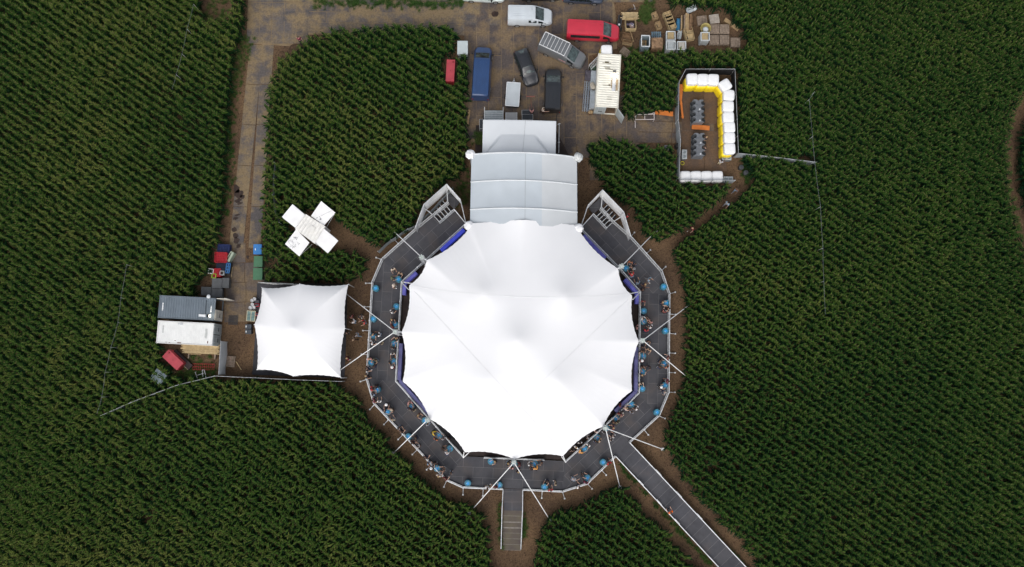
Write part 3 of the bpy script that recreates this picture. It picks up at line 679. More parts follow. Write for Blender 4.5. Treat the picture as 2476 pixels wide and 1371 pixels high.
fr = tag(MB().tube([W(1352, 300, 1.2), W(1351, 369, 1.2)], .05, 8).tube([W(1352, 300, 0), W(1352, 300, 1.2)], .04, 6).tube([W(1351, 335, 0), W(1351, 335, 1.3)], .04, 6).tube([W(1351, 369, 0), W(1351, 369, 1.2)], .04, 6).box(W(1351.5, 300, 1.25), (.3, .12, .1), .5).box(W(1351.5, 344, 1.25), (.2, .12, .1), .2).build('scaffold_rail', STEEL), 'steel scaffold rail beside the right wall of the white back tent', 'rail')

# ------------------------------------------------------------------ bar tent on the left
bar = thing('square_tent', 'white square single peak tent left of the walkway', 'tent', W(722, 800)); bo = bar.location
E2 = [(633, 695.5, 3.2), (724.5, 686.4, 3.6), (842.5, 687.3, 3.2), (834.5, 794, 3.6), (824.3, 913.4, 3.2), (708.5, 909.7, 3.6), (621, 894, 3.2), (614.6, 785, 3.6)]
lp2, c2 = edge_loop(E2, .20); pk2 = W(704, 793, 6.0)
def mz2(x, y, zb, t):
    d = math.hypot(x-pk2.x, y-pk2.y); return zb+1.2*math.exp(-math.sqrt(d*d+.10)/2.2)*(1-t**4)
membrane(lp2, Vector((pk2.x, pk2.y, 4)), 4.1, mz2, 30).build('membrane', WFAB, bar, smooth=True, sharp=80, off=bo)
m = MB()
for i in range(len(lp2)):
    a, b = lp2[i], lp2[(i+1) % len(lp2)]; m.add([a-Vector((0, 0, .03)), b-Vector((0, 0, .03)), b-Vector((0, 0, .2)), a-Vector((0, 0, .2))], [(0, 1, 2, 3)])
m.build('edge_band', DARKF, bar, off=bo)
m = MB(); m.prism([W2(x, y) for x, y in ((610, 906), (618, 800), (622, 685), (840, 690), (838, 800), (833, 914))], .0, .05); m.build('tent_floor', mat('dark_floor_cloth', (.04, .04, .048), .8, .2, 1), bar, off=bo)
for e in E2:
    p = W(*e); m = MB(); m.tube([(p.x, p.y, 0), (p.x, p.y, e[2])], .05, 8); m.build('edge_post', ALU, bar, off=bo)
p = pk2; MB().tube([(p.x, p.y, 0), (p.x, p.y, 4.95)], .08, 8).build('centre_mast', ALU, bar, off=bo)
for a, b in (((720, 690), (840, 692)), ((840, 692), (838, 760))):
    A, B = W(*a), W(*b); m = MB(); m.grid(lambda u, v: (lerp(A.x, B.x, u)+.04*math.sin(u*40), lerp(A.y, B.y, u)+.04*math.sin(u*37), .05+v*2.4), 30, 2); m.build('side_wall', DARKF, bar, off=bo)

# ------------------------------------------------------------------ folding white kiosk shaped like a cross
ks = thing('folding_kiosk', 'white cross shaped kiosk with four raised side flaps in the maize', 'kiosk', W(749, 553)); ko = ks.location
KW = mat('white_panel_paint', (.78, .78, .78), .45, .03, 1.5); KC = mat('weathered_white_ribbed_roof', (.70, .69, .66), .6, .06, 2.5)
def quad(pts, z, th, ma, name, parent, bev=.02):
    m = MB(); m.prism([W2(x, y, z) for x, y in pts], z-th, z); return m.build(name, ma, parent, bevel=bev, off=ko)
Cq = [(739.3, 517.5), (786, 546.9), (760.4, 589), (713, 553.5)]
c4 = [W(x, y, 2.9) for x, y in Cq]
m = MB(); m.prism([(p.x, p.y) for p in c4], 0, 2.8); m.build('walls', KW, ks, off=ko)
def rib(u, v):
    p = lerp(lerp(c4[0], c4[1], u), lerp(c4[3], c4[2], u), v); return (p.x, p.y, 2.9+.035*max(-.4, math.sin(u*2*math.pi*7)))
m = MB(); m.grid(rib, 84, 2); m.build('roof', KC, ks, off=ko)
for P in ([(707, 493.5), (738.5, 517.5), (712, 552), (681.5, 524.5)], [(811, 514), (786.5, 545), (752, 518.5), (776.5, 486)], [(792.6, 612.5), (761.5, 588), (787, 552.5), (818, 582)], [(689, 590), (712.5, 554.5), (748, 590.5), (723.5, 620)]):
    P = [P[0], (lerp(P[1][0], 750, .10), lerp(P[1][1], 553, .10)), (lerp(P[2][0], 750, .10), lerp(P[2][1], 553, .10)), P[3]]
    f = quad(P, 2.75, .06, KW, 'flap', ks)
    a, b = W(*P[1], 2.8), W(*P[2], 2.8)
    q = W(*P[0], 2.72); g = W(*P[3], 2.72); MB().tube([lerp(a, q, .9)-Vector((0, 0, .05)), Vector((a.x, a.y, 1.6))], .03, 6).tube([lerp(b, g, .9)-Vector((0, 0, .05)), Vector((b.x, b.y, 1.6))], .03, 6).build('gas_strut', STEEL, ks, off=ko)
ink = mat('faint_ink', (.25, .26, .28), .6)
for k in range(24):       # faint scrawled drawing on the lower left flap
    x, y = R.uniform(699, 728), R.uniform(571, 602); m = MB(); z = 2.757
    pts_ = [W(x, y, z)]
    for q in range(5): x += R.uniform(-2.2, 2.2); y += R.uniform(-2, 3); pts_.append(W(x, y, z))
    if k == 0: sc_ = MB()
    sc_.tube(pts_, .014, 4)
sc_.build('scrawl', ink, ks, off=ko)
sc_ = MB(); sc_.tube([W(776, 522, 2.757), W(790, 515, 2.757), W(803, 509, 2.757)], .012, 4)
for k in range(9): x, y = R.uniform(765, 778), R.uniform(524, 536); sc_.tube([W(x, y, 2.757), W(x+R.uniform(-4, 4), y+R.uniform(-3, 3), 2.757)], .03, 4)
sc_.build('scrawl', ink, ks, off=ko)
MB().box(W(752, 554, 2.96), (.55, .75, .06), rad(-38)).build('roof_hatch', KC, ks, off=ko, bevel=.01)

# ------------------------------------------------------------------ fences and screens
def fence(label, pts, h, ma, name='windscreen_fence', cat='fence', ph=2.4, rail=True, group=None):
    P = [W(x, y) for x, y in pts]; t = thing(name, label, cat, P[0], 0, group); o = t.location
    for k, (a, b) in enumerate(zip(P, P[1:])):
        d = b-a; nn = Vector((d.y, -d.x, 0)).normalized(); n = max(4, int(d.length/.3)); sd = R.uniform(0, 9)
        m = MB(); m.grid(lambda u, v: (a.x+d.x*u+nn.x*.05*math.sin(u*d.length*2.2+sd)*(1-v*.5), a.y+d.y*u+nn.y*.05*math.sin(u*d.length*2.2+sd)*(1-v*.5), .03+v*(h-.03)-.05*abs(math.sin(u*d.length*1.3+sd))*v), n, 4)
        m.build('screen_panel', ma, t, smooth=True, off=o)
        q = max(1, round(d.length/ph)); e = MB()
        for i in range(q+(1 if k == len(P)-2 else 0)):
            p = a+d*(i/q); MB().tube([(p.x, p.y, 0), (p.x, p.y, h+.05)], .03, 6).build('post', STEEL, t, off=o)
        if rail: MB().tube([a+Vector((0, 0, h+.02)), b+Vector((0, 0, h+.02))], .022, 6).build('top_rail', STEEL, t, off=o)
    return t
fence('sagging grey windscreen fence in maize left of the white kiosk', [(674, 402), (672, 440), (670, 480), (676, 520), (686, 545)], 1.9, SCRIM, rail=False)
fence('grey windscreen fence below the left stair tower', [(918, 612), (950, 584), (990, 558), (1012, 548), (1072, 486), (1097, 460)], 1.5, SCRIM, rail=False)
fence('pale windscreen fence running from the bale pen into maize', [(1776, 381), (1860, 390), (1960, 402)], 1.9, SCRIM)
fence('long pale windscreen fence running from the square tent into maize', [(262, 1003), (340, 969), (442, 931), (532, 909), (640, 914), (725, 918), (834, 922)], 1.75, SCRIM)
fence('short white screen along the top edge of the square tent', [(634, 686), (726, 690)], 1.5, WFAB2)
PENG = 'screen walls around the bale pen'
fence('light grey screen wall along the left side of the bale pen', [(1650, 182), (1634, 212), (1632, 300), (1637, 350), (1634, 438)], 2.0, SCRIM, 'screen_wall', 'wall', 1.6, True, PENG)
fence('dark screen wall along the top of the bale pen', [(1650, 182), (1766, 182)], 2.0, DARKF, 'screen_wall', 'wall', 2.4, True, PENG)
fence('dark screen wall along the right side of the bale pen', [(1766, 182), (1771, 300), (1774, 380)], 2.0, DARKF, 'screen_wall', 'wall', 2.4, True, PENG)
fence('light grey screen wall along the bottom of the bale pen', [(1640, 441), (1770, 443)], 1.5, SCRIM, 'screen_wall', 'wall', 2.4, True, PENG)
fence('white board wall beside the timber pile', [(551, 827), (546, 905)], 2.3, mat('white_board_wall', (.55, .58, .60), .6, .06, 1.5), 'board_wall', 'wall', 1.6, True)
LINE = mat('pale_cable', (.17, .19, .21), .5)
def cable(label, pts, z=2.6, step=3.5):
    P = [W(x, y, z) for x, y in pts]; t = thing('light_cable', label, 'cable', (P[0].x, P[0].y, 0), 0, 'cables strung over the maize'); o = t.location
    for a, b in zip(P, P[1:]):
        n = max(1, round((b-a).length/step))
        for i in range(n):
            p, q = lerp(a, b, i/n), lerp(a, b, (i+1)/n); c = lerp(p, q, .5)-Vector((0, 0, .08)); MB().tube([p, c, q], .013, 5).build('wire', LINE, t, off=o)
            MB().tube([(p.x, p.y, 0), p], .025, 5).build('pole', STEEL, t, off=o)
    return t
cable('thin cable above the maize at upper left beside the bare patch', [(468, 10), (452, 70), (440, 130), (426, 180), (416, 215)])
cable('thin cable above the maize left of the two left containers', [(306, 640), (292, 720), (285, 780), (268, 840), (254, 900), (246, 960), (234, 1000)])
cable('thin cable above the maize right of the bale pen', [(1970, 222), (1957, 240), (1965, 330), (1970, 390), (1984, 500), (1990, 600), (1992, 680), (1996, 760)])
# ------------------------------------------------------------------ vehicles
GLASS = mat('dark_window_glass', (.012, .02, .022), .08, .3, 3, spec=.6)
WGL = mat('windscreen_glass', (.045, .068, .068), .06, .5, 2.2, spec=.8)  # lighter than the side glass: sky reflection put into the base colour
LAMPG = mat('headlight_glass', (.62, .64, .66), .15, .1, 8, spec=.6)
TAILR = mat('tail_light_red', (.35, .015, .012), .2, .15, 8, spec=.6)
RIMM = mat('wheel_rim_metal', (.4, .41, .42), .35, .15, 6, .7)
def paint(name, c, metal=0., rough=.32): return mat(name, c, rough, .06, .9, metal, coat=.5, spec=.5)
def ring_at(S, x):
    for a, b in zip(S, S[1:]):
        if a[0] <= x <= b[0]:
            t = (x-a[0])/(b[0]-a[0]) if b[0] > a[0] else 0; return [lerp(p, q, t) for p, q in zip(a, b)]
    return list(S[-1] if x > S[-1][0] else S[0])
def half(s):
    x, zb, zw, zt, wl, wt = s
    return [(wl*.93, zb), (wl, zb+.12), (wl, lerp(zb, zw, .6)), (wl*.985, zw), (lerp(wl*.985, wt, .85), lerp(zw, zt, .86)), (wt-.03, zt-.03), (wt*.6, zt+.012), (0, zt+.022)]
def vehicle(name, label, cat, S, pm, px, heading, wheels, panes, screen, rear=None, roofm=None, extras=None, mirrors=None, wr=.33):
    """S: stations (x, floor z, waist z, top z, half width, half roof width) rear to front"""
    t = thing(name, label, cat, W(px[0], px[1]), rad(heading))
    m = MB(); V = []; n = 0
    for s in S:
        h = half(s); r = [(s[0], -y, z) for y, z in h]+[(s[0], y, z) for y, z in h[-2::-1]]; n = len(r); V += r
    k = len(S); Fs = [(i*n+j, i*n+j+1, (i+1)*n+j+1, (i+1)*n+j) for i in range(k-1) for j in range(n-1)]
    Fs += [(i*n+n-1, i*n, (i+1)*n, (i+1)*n+n-1) for i in range(k-1)]
    Fs += [tuple(range(n)), tuple((k-1)*n+j for j in range(n-1, -1, -1))]
    m.add(V, Fs); m.build('body', pm, t, smooth=True, sharp=32)
    L2 = S[-1][0]
    def glassband(xa, xb, nm, inset=.06, d=1):
        a, b = ring_at(S, xa), ring_at(S, xb)
        def fn(u, v):
            ha, hb = half(a), half(b); w = (2*u-1)
            def top(h, w):
                wt = h[5][0]-inset; q = abs(w); return (w*wt, lerp(h[7][1], h[5][1], q**2.2))
            y1, z1 = top(ha, w); y2, z2 = top(hb, w); nx = (z1-z2); nz = abs(xb-xa); l = math.hypot(nx, nz)
            return (lerp(xa, xb, v)+d*.018*nx/l-.05*w*w*(1-v)*0, lerp(y1, y2, v), lerp(z1, z2, v)+.022*nz/l)
        g = MB(); g.grid(fn, 10, 4); return g.build(nm, WGL, t, smooth=True)
    if screen: glassband(screen[0], screen[1], 'windscreen')
    if rear: glassband(rear[0], rear[1], 'rear_window', .08, -1)
    for xa, xb, lo, hi, cut in panes:
        for s in (-1, 1):
            g = MB(); P = []
            for x, f in ((xa, lo), (xb, lo), (xb-cut, hi), (xa, hi)):
                h = half(ring_at(S, x)); y = lerp(h[3][0], h[4][0], f); z = lerp(h[3][1], h[4][1], f); P.append((x, s*(y+.012), z+.004))
            g.add(P, [(0, 1, 2, 3) if s < 0 else (3, 2, 1, 0)]); g.build('side_window', GLASS, t)
    for x in wheels:
        for s in (-1, 1):
            w = ring_at(S, x)[4]; g = MB(); c = (x, s*(w-.10), wr)
            g.tube([(x, s*(w-.22), wr), (x, s*(w+.015), wr)], wr, 20); wo = g.build('wheel', BLACK, t, smooth=True, sharp=50)
            g = MB(); g.tube([(x, s*(w+.01), wr), (x, s*(w+.03), wr)], wr*.62, 14); g.build('rim', RIMM, wo)
    for s in (-1, 1):
        f = ring_at(S, L2-.14); h = half(f); g = MB(); g.add([(L2-.34, s*(h[3][0]*.99+.015), f[3]-.16), (L2-.10, s*h[3][0]*.84, f[3]-.2), (L2-.16, s*h[3][0]*.72, f[3]-.02), (L2-.42, s*h[3][0]*.86, f[3]+.02)], [(0, 1, 2, 3) if s < 0 else (3, 2, 1, 0)])
        g.build('headlight', LAMPG, t)
        r = S[0]; g = MB(); g.box((r[0]+.02, s*(r[4]-.07), lerp(r[1], r[3], .55)), (.09, .14, .3)); g.build('tail_light', TAILR, t, bevel=.015)
        if mirrors:
            mx_, mz_ = mirrors; y = ring_at(S, mx_)[4]; g = MB(); g.box((mx_, s*(y+.12), mz_), (.13, .2, .2)); g.build('wing_mirror', BLACK if pm.name.find('white') < 0 else BLACK, t, bevel=.03)
    f = S[-1]; g = MB(); g.box((L2-.005, 0, .42), (.08, f[4]*1.5, .18)); g.build('bumper', BLACK, t, bevel=.02)
    for s in (-1, 1):
        if screen:
            h = half(ring_at(S, screen[1])); MB().bar((screen[1]+.02, s*.1, h[7][1]+.03), (lerp(screen[0], screen[1], .75), s*.55, lerp(half(ring_at(S, screen[0]))[7][1], h[7][1], .75)+.03), .02, .015).build('wiper', BLACK, t)
    if extras: extras(t, S)
    return t
def van_st(L, Wd, Hh, nose=.95, slope=1.02):
    L *= 1.045; Wd *= 1.04
    h = L/2; w = Wd/2; wt = w*.86; zw = 1.12
    return [(-h, .38, zw*.8, Hh*.62, w*.9, w*.8), (-h+.04, .34, zw, Hh-.12, w*.965, wt*.96), (-h+.16, .32, zw, Hh-.02, w, wt), (0, .30, zw, Hh, w, wt), (h-nose-slope-.25, .30, zw, Hh-.01, w, wt), (h-nose-slope, .30, zw, Hh-.06, w, wt*.97),
            (h-nose, .30, zw-.03, 1.26, w*.985, w*.80), (h-nose+.12, .30, .98, 1.20, w*.98, w*.80), (h-.42, .30, .86, 1.06, w*.93, w*.74), (h-.12, .32, .72, .9, w*.80, w*.60), (h, .36, .56, .68, w*.62, w*.5)]
def ribs(n, x0, x1, pm):
    def f(t, S):
        for i in range(n):
            y = lerp(-.5, .5, i/(n-1)); a = half(ring_at(S, 0)); MB().bar((x0, y, a[7][1]-.005), (x1, y, a[7][1]-.005), .07, .025).build('roof_rib', pm, t, bevel=.008)
        MB().tube([(x1-.05, .3, a[7][1]), (x1-.12, .3, a[7][1]+.22)], .012, 6).build('aerial', BLACK, t)
    return f
WP = paint('white_van_paint', (.50, .545, .58)); RP = paint('red_van_paint', (.46, .022, .045)); GP = paint('grey_van_paint', (.17, .18, .19), .4); BP = paint('blue_van_paint', (.014, .046, .135)); KP = paint('black_van_paint', (.012, .014, .018)); CP = paint('charcoal_car_paint', (.022, .024, .030), .3)
vehicle('parked_van', 'white crew van with one dark side window, parked at the top of the yard', 'van', van_st(4.85, 1.9, 1.95), WP, (1281, 46.5), -1, (-1.45, 1.5), [(-.15, .75, .15, .85, 0), (.95, 1.85, .12, .86, .45)], (.60, 1.56), extras=ribs(5, -2.1, .3, WP), mirrors=(1.35, 1.2))
def red_x(t, S):
    ribs(2, -2.3, .8, RP)(t, S)
vehicle('parked_van', 'long bright red minibus with dark side windows', 'van', van_st(5.75, 1.95, 2.0), RP, (1432, 83), -3, (-1.75, 1.85), [(-2.55, .75, .15, .85, 0), (1.15, 2.15, .12, .86, .5)], (1.07, 2.03), extras=red_x, mirrors=(1.8, 1.2))
def rack(t, S):
    z = half(ring_at(S, 0))[7][1]+.14; x0, x1, w = -2.55, .50, .80; m = MB()
    for s in (-1, 1): m.tube([(x0, s*w, z), (x1, s*w, z)], .035, 8)
    for i in range(8): x = lerp(x0, x1, i/7); m.tube([(x, -w, z), (x, w, z)], .03 if i in (0, 7) else .022, 8); 
    for i in (0, 3, 7):
        for s in (-1, 1): x = lerp(x0, x1, i/7); m.tube([(x, s*w, z), (x, s*(w+.02), z-.2)], .02, 6)
    m.build('roof_rack', mat('white_rack_paint', (.72, .73, .74), .5, .05, 3), t)
    m = MB(); a = half(ring_at(S, -.3)); m.add([(-.05+dx, -(lerp(a[2][0], a[3][0], .9)+.014), zz) for dx, zz in ((0, .86), (.9, .86), (.9, 1.05), (0, 1.05))], [(0, 1, 2, 3)]); m.build('side_sign', mat('white_red_sign', (.62, .60, .62), .5, .2, 5, col2=(.5, .10, .10)), t)
vehicle('parked_van', 'grey van with a white barred roof rack, parked aslant', 'van', van_st(5.25, 1.92, 1.95), GP, (1359, 132), -26, (-1.6, 1.6), [(.95, 1.95, .12, .86, .5)], (.82, 1.77), extras=rack, mirrors=(1.6, 1.2))
vehicle('parked_van', 'long high roofed dark blue van at the left edge of the yard', 'van', van_st(5.9, 2.0, 2.25, .85, 1.0), BP, (1166, 183), 87, (-1.7, 2.0), [(1.25, 2.1, .05, .6, .4)], (1.30, 2.17), extras=ribs(4, -2.6, .9, BP), mirrors=(2.0, 1.35), wr=.36)
vehicle('parked_van', 'black van parked nose up beside the charcoal car', 'van', van_st(4.85, 1.9, 1.9), KP, (1336, 224), 88, (-1.5, 1.55), [(-1.9, .5, .15, .85, 0), (.8, 1.6, .12, .86, .45)], (.60, 1.56), extras=ribs(3, -2.0, .4, KP), mirrors=(1.45, 1.15))
def car_st(L, Wd, Hh, est=True):
    L *= 1.04; Wd *= 1.04
    h = L/2; w = Wd/2; wt = w*.68; zw = .88
    return [(-h, .34, .55, .72, w*.82, w*.7), (-h+.08, .28, zw-.08, .98, w*.93, w*.78), (-h+.2, .24, zw, 1.04, w*.97, w*.78), (-h+.75, .22, zw, Hh-.04, w, wt), (-h+1.1, .2, zw, Hh, w, wt), (h-2.05, .2, zw, Hh, w, wt), (h-1.85, .2, zw, Hh-.03, w, wt*.98), (h-1.15, .2, zw-.02, .99, w*.99, w*.80), (h-.95, .2, .84, .95, w*.98, w*.78), (h-.35, .22, .72, .84, w*.93, w*.70), (h-.1, .26, .6, .7, w*.80, w*.55), (h, .32, .5, .56, w*.64, w*.5)]
def rails(t, S):
    for s in (-1, 1): MB().tube([(-1.3, s*.52, 1.5), (.25, s*.52, 1.5)], .018, 6).build('roof_rail', BLACK, t)
vehicle('parked_car', 'charcoal estate car parked nose down between the vans', 'car', car_st(4.15, 1.75, 1.46), CP, (1273, 168), -70, (-1.3, 1.32), [(-1.5, -.55, .1, .85, -.1), (-.5, .35, .08, .88, 0), (.4, 1.05, .05, .8, .5)], (.18, .88), (-1.95, -1.38), extras=rails, mirrors=(.75, .98))
vehicle('parked_car', 'pale car half out of the picture at the top edge', 'car', car_st(4.6, 1.8, 1.46), paint('pale_car_paint', (.52, .58, .58)), (1170, -10), -3, (-1.4, 1.4), [(-1.6, -.55, .1, .85, -.1), (-.5, .45, .08, .88, 0), (.5, 1.2, .05, .8, .5)], (.4, 1.12), (-2.15, -1.6), mirrors=(.95, .98))
vehicle('parked_car', 'black car almost out of the picture at the top edge', 'car', car_st(4.4, 1.8, 1.46), KP, (1307, -13), 0, (-1.35, 1.35), [(-1.5, -.55, .1, .85, -.1), (-.5, .4, .08, .88, 0)], (.3, 1.02), (-2.05, -1.5))
vehicle('parked_car', 'dark blue car cut by the top edge with pale headlight', 'car', car_st(4.4, 1.8, 1.46), paint('dark_blue_car_paint', (.05, .065, .10), .3), (1409, -6), -3, (-1.35, 1.35), [(-1.5, -.55, .1, .85, -.1), (-.5, .4, .08, .88, 0), (.45, 1.1, .05, .8, .5)], (.3, 1.02), (-2.05, -1.5), mirrors=(.85, .98))
# trailer
tr = thing('box_trailer', 'small trailer with a pale grey lid', 'trailer', W(1240, 236), rad(86))
LID = mat('pale_grey_lid', (.42, .46, .49), .5, .05, 1)
MB().box((0, 0, .75), (2.6, 1.4, .75)).build('body', mat('dark_trailer_side', (.03, .035, .04), .6), tr, bevel=.02)
MB().box((0, 0, 1.15), (2.72, 1.5, .06)).build('lid', LID, tr, bevel=.02)
e = MB(); 
for a, b in (((-1.36, -.75), (1.36, -.75)), ((1.36, -.75), (1.36, .75)), ((1.36, .75), (-1.36, .75)), ((-1.36, .75), (-1.36, -.75))): e.bar((*a, 1.17), (*b, 1.17), .07, .07)
e.build('lid_frame', ALU, tr)
MB().tube([(1.3, 0, .5), (2.05, 0, .5)], .045, 8).tube([(1.3, .4, .45), (1.9, 0, .5)], .03, 6).tube([(1.3, -.4, .45), (1.9, 0, .5)], .03, 6).build('drawbar', STEEL, tr)
for s in (-1, 1): MB().tube([(0, s*.78, .28), (0, s*.94, .28)], .28, 16).build('wheel', BLACK, tr)
# ------------------------------------------------------------------ containers
def container(label, c, ma, roofm, closed, open_leaf=None, leafm=None, corr=True, group='shipping containers'):
    """c: roof corner pixels rear left, front left, front right, rear right (doors at the front)"""
    P = [W(x, y, 2.6) for x, y in c]; ctr = sum(P, Vector())/4; d = (P[1]+P[2]-P[0]-P[3])/2; L = d.length; Wd = ((P[0]-P[3]).length+(P[1]-P[2]).length)/2; an = math.atan2(d.y, d.x)
    t = thing('shipping_container', label, 'container', (ctr.x, ctr.y, 0), an, group); hl, hw = L/2, Wd/2
    for s in (-1, 1):
        m = MB(); m.grid(lambda u, v: (lerp(-hl+.12, hl-.12, u), s*(hw-.04+.022*max(-1, min(1, 1.6*math.sin(u*2*math.pi*21)))), lerp(.16, 2.48, v)), 168, 1); m.build('side_wall', ma, t)
    m = MB(); m.grid(lambda u, v: (-hl+.05, lerp(-hw+.1, hw-.1, u), lerp(.16, 2.48, v)), 4, 1); m.build('end_wall', ma, t)
    k = 22
    m = MB(); m.grid(lambda u, v: (lerp(-hl+.1, hl-.1, u), lerp(-hw+.08, hw-.08, v), 2.555+(.028 if corr else .006)*max(-1, min(1, 1.7*math.sin(u*2*math.pi*k)))*min(1, 14*min(v, 1-v))), k*8, 16); m.build('roof', roofm, t)
    m = MB()
    for s in (-1, 1):
        m.bar((-hl, s*(hw-.03), 2.56), (hl, s*(hw-.03), 2.56), .07, .09); m.bar((-hl, s*(hw-.05), .1), (hl, s*(hw-.05), .1), .1, .16)
        for x in (-hl+.05, hl-.05): m.box((x, s*(hw-.06), 1.3), (.11, .12, 2.36))
    for x in (-hl+.04, hl-.04): m.bar((x, -hw+.1, 2.55), (x, hw-.1, 2.55), .09, .1); m.bar((x, -hw+.1, .1), (x, hw-.1, .1), .1, .16)
    m.build('frame', ma, t)
    for x in (-hl+.07, hl-.07):
        for s in (-1, 1):
            MB().box((x, s*(hw-.07), 2.56), (.18, .17, .12)).build('corner_casting', ma, t, bevel=.01); MB().tube([(x, s*(hw-.07), 2.61), (x, s*(hw-.07), 2.63)], .045, 8).build('casting_hole', BLACK, t)
    MB().box((0, 0, .2), (L-.2, Wd-.2, .06)).build('floor', mat('container_floor', (.12, .075, .045), .8, .2, 2), t)
    for s in (-1, 1):
        if (s > 0 and 'l' in closed) or (s < 0 and 'r' in closed):
            lf = MB().box((hl+.01, s*hw/2, 1.3), (.06, hw-.06, 2.32)).build('door', leafm or ma, t, bevel=.01)
            for q in (.3, .7): MB().tube([(hl+.07, s*hw*q, .2), (hl+.07, s*hw*q, 2.42)], .022, 8).build('lock_bar', STEEL, lf)
            MB().box((hl+.06, s*hw*.5, 1.1), (.05, .5, .06)).build('handle', BLACK, lf)
    if open_leaf:
        s, ang = open_leaf; a = rad(ang); dx, dy = math.cos(a), math.sin(a); x0, y0 = hl+.04, s*(hw-.03)
        lf = MB().box((x0+dx*(hw-.06)/2, y0+dy*(hw-.06)/2, 1.3), (hw-.06, .06, 2.32), a).build('door', leafm or ma, t, bevel=.01)
        for q in (.3, .7): MB().tube([(x0+dx*hw*q-dy*.06, y0+dy*hw*q+dx*.06, .2), (x0+dx*hw*q-dy*.06, y0+dy*hw*q+dx*.06, 2.42)], .022, 8).build('lock_bar', STEEL, lf)
    return t, hl, hw
CG = mat('slate_container_paint', (.125, .155, .185), .5, .08, .8); CW = mat('white_container_paint', (.68, .68, .67), .5, .05, 1.0); CC = mat('cream_container_paint', (.68, .66, .58), .5, .08, 1.2); CD = mat('pale_grey_door', (.36, .40, .41), .5, .1, 1.5)
t, hl, hw = container('slate grey shipping container with an open cream door, upper of the left pair', [(386.6, 713.7), (522, 720.8), (517.5, 774.7), (381.6, 768)], CG, CG, 'r', (1, 2), mat('cream_door_paint', (.62, .60, .54), .5, .1, 2))
wm = mat('white_stencil', (.75, .77, .78), .6)
def marks(t, x, y0, ys, w, h, ma, z=2.592):
    m = MB(); y = y0
    for q in ys: m.box((x, y-q/2, z), (w, q, .006)); y -= q+.035
    m.build('stencil_marks', ma, t)
marks(t, -hl+.42, .42, (.16, .07, .14, .28, .05), .13, .1, wm); marks(t, hl-.42, .35, (.08, .19, .10, .22), .13, .1, wm)
m = MB().tube([(hl-1.0, hw-.3, 2.6), (hl-1.0, -.1, 2.6), (hl-.95, -.75, 2.6)], .018, 6); m.build('cable', BLACK, t)
MB().box((hl-1.3, -.75, 2.63), (.75, .26, .06)).build('lamp_tray', ALU, t, bevel=.01)
lm = MB().box((hl-.65, -.75, 2.68), (.22, .30, .16)).build('flood_lamp', BLACK, t, bevel=.02)
LIT = mat('lit_lamp_glass', (.9, .85, .7), .3, 0, 1, emit=((1, .92, .75), 8)); MB().box((hl-.5, -.75, 2.64), (.10, .26, .11)).build('lit_glass', LIT, lm)
MB().tube([(hl-.75, hw+.02, 2.2), (hl-.75, hw+.02, 2.75)], .03, 8).lathe([(.02, 0), (.2, .02), (.21, .06), (.15, .12), (.0, .14)], (hl-.75, hw+.12, 2.72), 16).build('round_cap', mat('pale_dome', (.55, .58, .6), .5), t, smooth=True)
t, hl, hw = container('white shipping container with closed grey doors, lower of the left pair', [(381.4, 775), (516.8, 781.7), (512.7, 835.9), (378.6, 829)], CW, mat('scuffed_white_roof', (.66, .67, .66), .55, .05, 1.4), 'lr', None, CD, corr=False)
fm = mat('faded_stencil', (.46, .48, .47), .7); marks(t, hl-.75, .55, (.05, .04, .05, .04, .05, .12, .16, .14, .05), .26, .1, fm, 2.572); marks(t, -hl+.6, .7, (.06, .12, .12, .12, .08, .1), .15, .1, fm, 2.572)
rs_ = mat('rust_patch', (.16, .075, .055), .9, .3, 4)
for x, y, a, b in ((-.55, -1.08, .4, .1), (-1.6, -1.1, .14, .06), (-1.95, -1.06, .12, .05), (hl-.5, -.85, .1, .25), (-1.0, -.85, .13, .07)): MB().box((x, y, 2.575), (a, b, .006)).build('rust_patch', rs_, t)
MB().box((-.45, .95, 2.62), (.25, .2, .1)).box((-.75, .95, 2.6), (.2, .12, .06)).build('vent_box', STEEL, t, bevel=.01)
t, hl, hw = container('cream ribbed container with a lit roof lamp beside the yard', [(1447.4, 130), (1439.4, 257.6), (1495.6, 260.5), (1501.4, 131.4)], CC, mat('cream_ribbed_roof', (.70, .685, .61), .5, .05, 1.2), 'r', (1, 38), CD)
# local axes: x points down the picture (doors), y towards the right of the picture
st_ = mat('rust_streak', (.15, .13, .085), .9, .3, 5); m = MB()
for x, y0, y1, h in ((-hl+1.05, -.75, .2, .06), (-hl+.95, -.5, -.05, .16), (-hl+1.5, -.6, .1, .07), (-hl+1.62, -.45, .15, .05), (-hl+1.75, -.4, .45, .06), (-hl+3.6, -.6, .5, .05), (-hl+3.55, .05, .25, .16), (-hl+4.9, 0, .45, .05), (-hl+5.15, -.1, .5, .04)): m.box((x, (y0+y1)/2, 2.592), (h, y1-y0, .005))
m.build('rust_streaks', st_, t)
MB().box((-hl+3.4, .62, 2.66), (1.65, .36, .1)).build('roof_tray', mat('pale_tray', (.5, .52, .55), .5), t, bevel=.02)
MB().box((-hl+3.5, .97, 2.63), (1.2, .2, .05)).box((-hl+3.4, .37, 2.63), (.9, .08, .05)).build('roof_boards', mat('weathered_board', (.36, .27, .17), .8, .2, 4), t)
lm = MB().box((-hl+2.05, .62, 2.72), (.3, .34, .2)).build('flood_lamp', mat('grey_lamp_case', (.12, .12, .12), .6), t, bevel=.03)
MB().box((-hl+2.32, .62, 2.68), (.22, .32, .10)).build('lit_glass', LIT, lm)

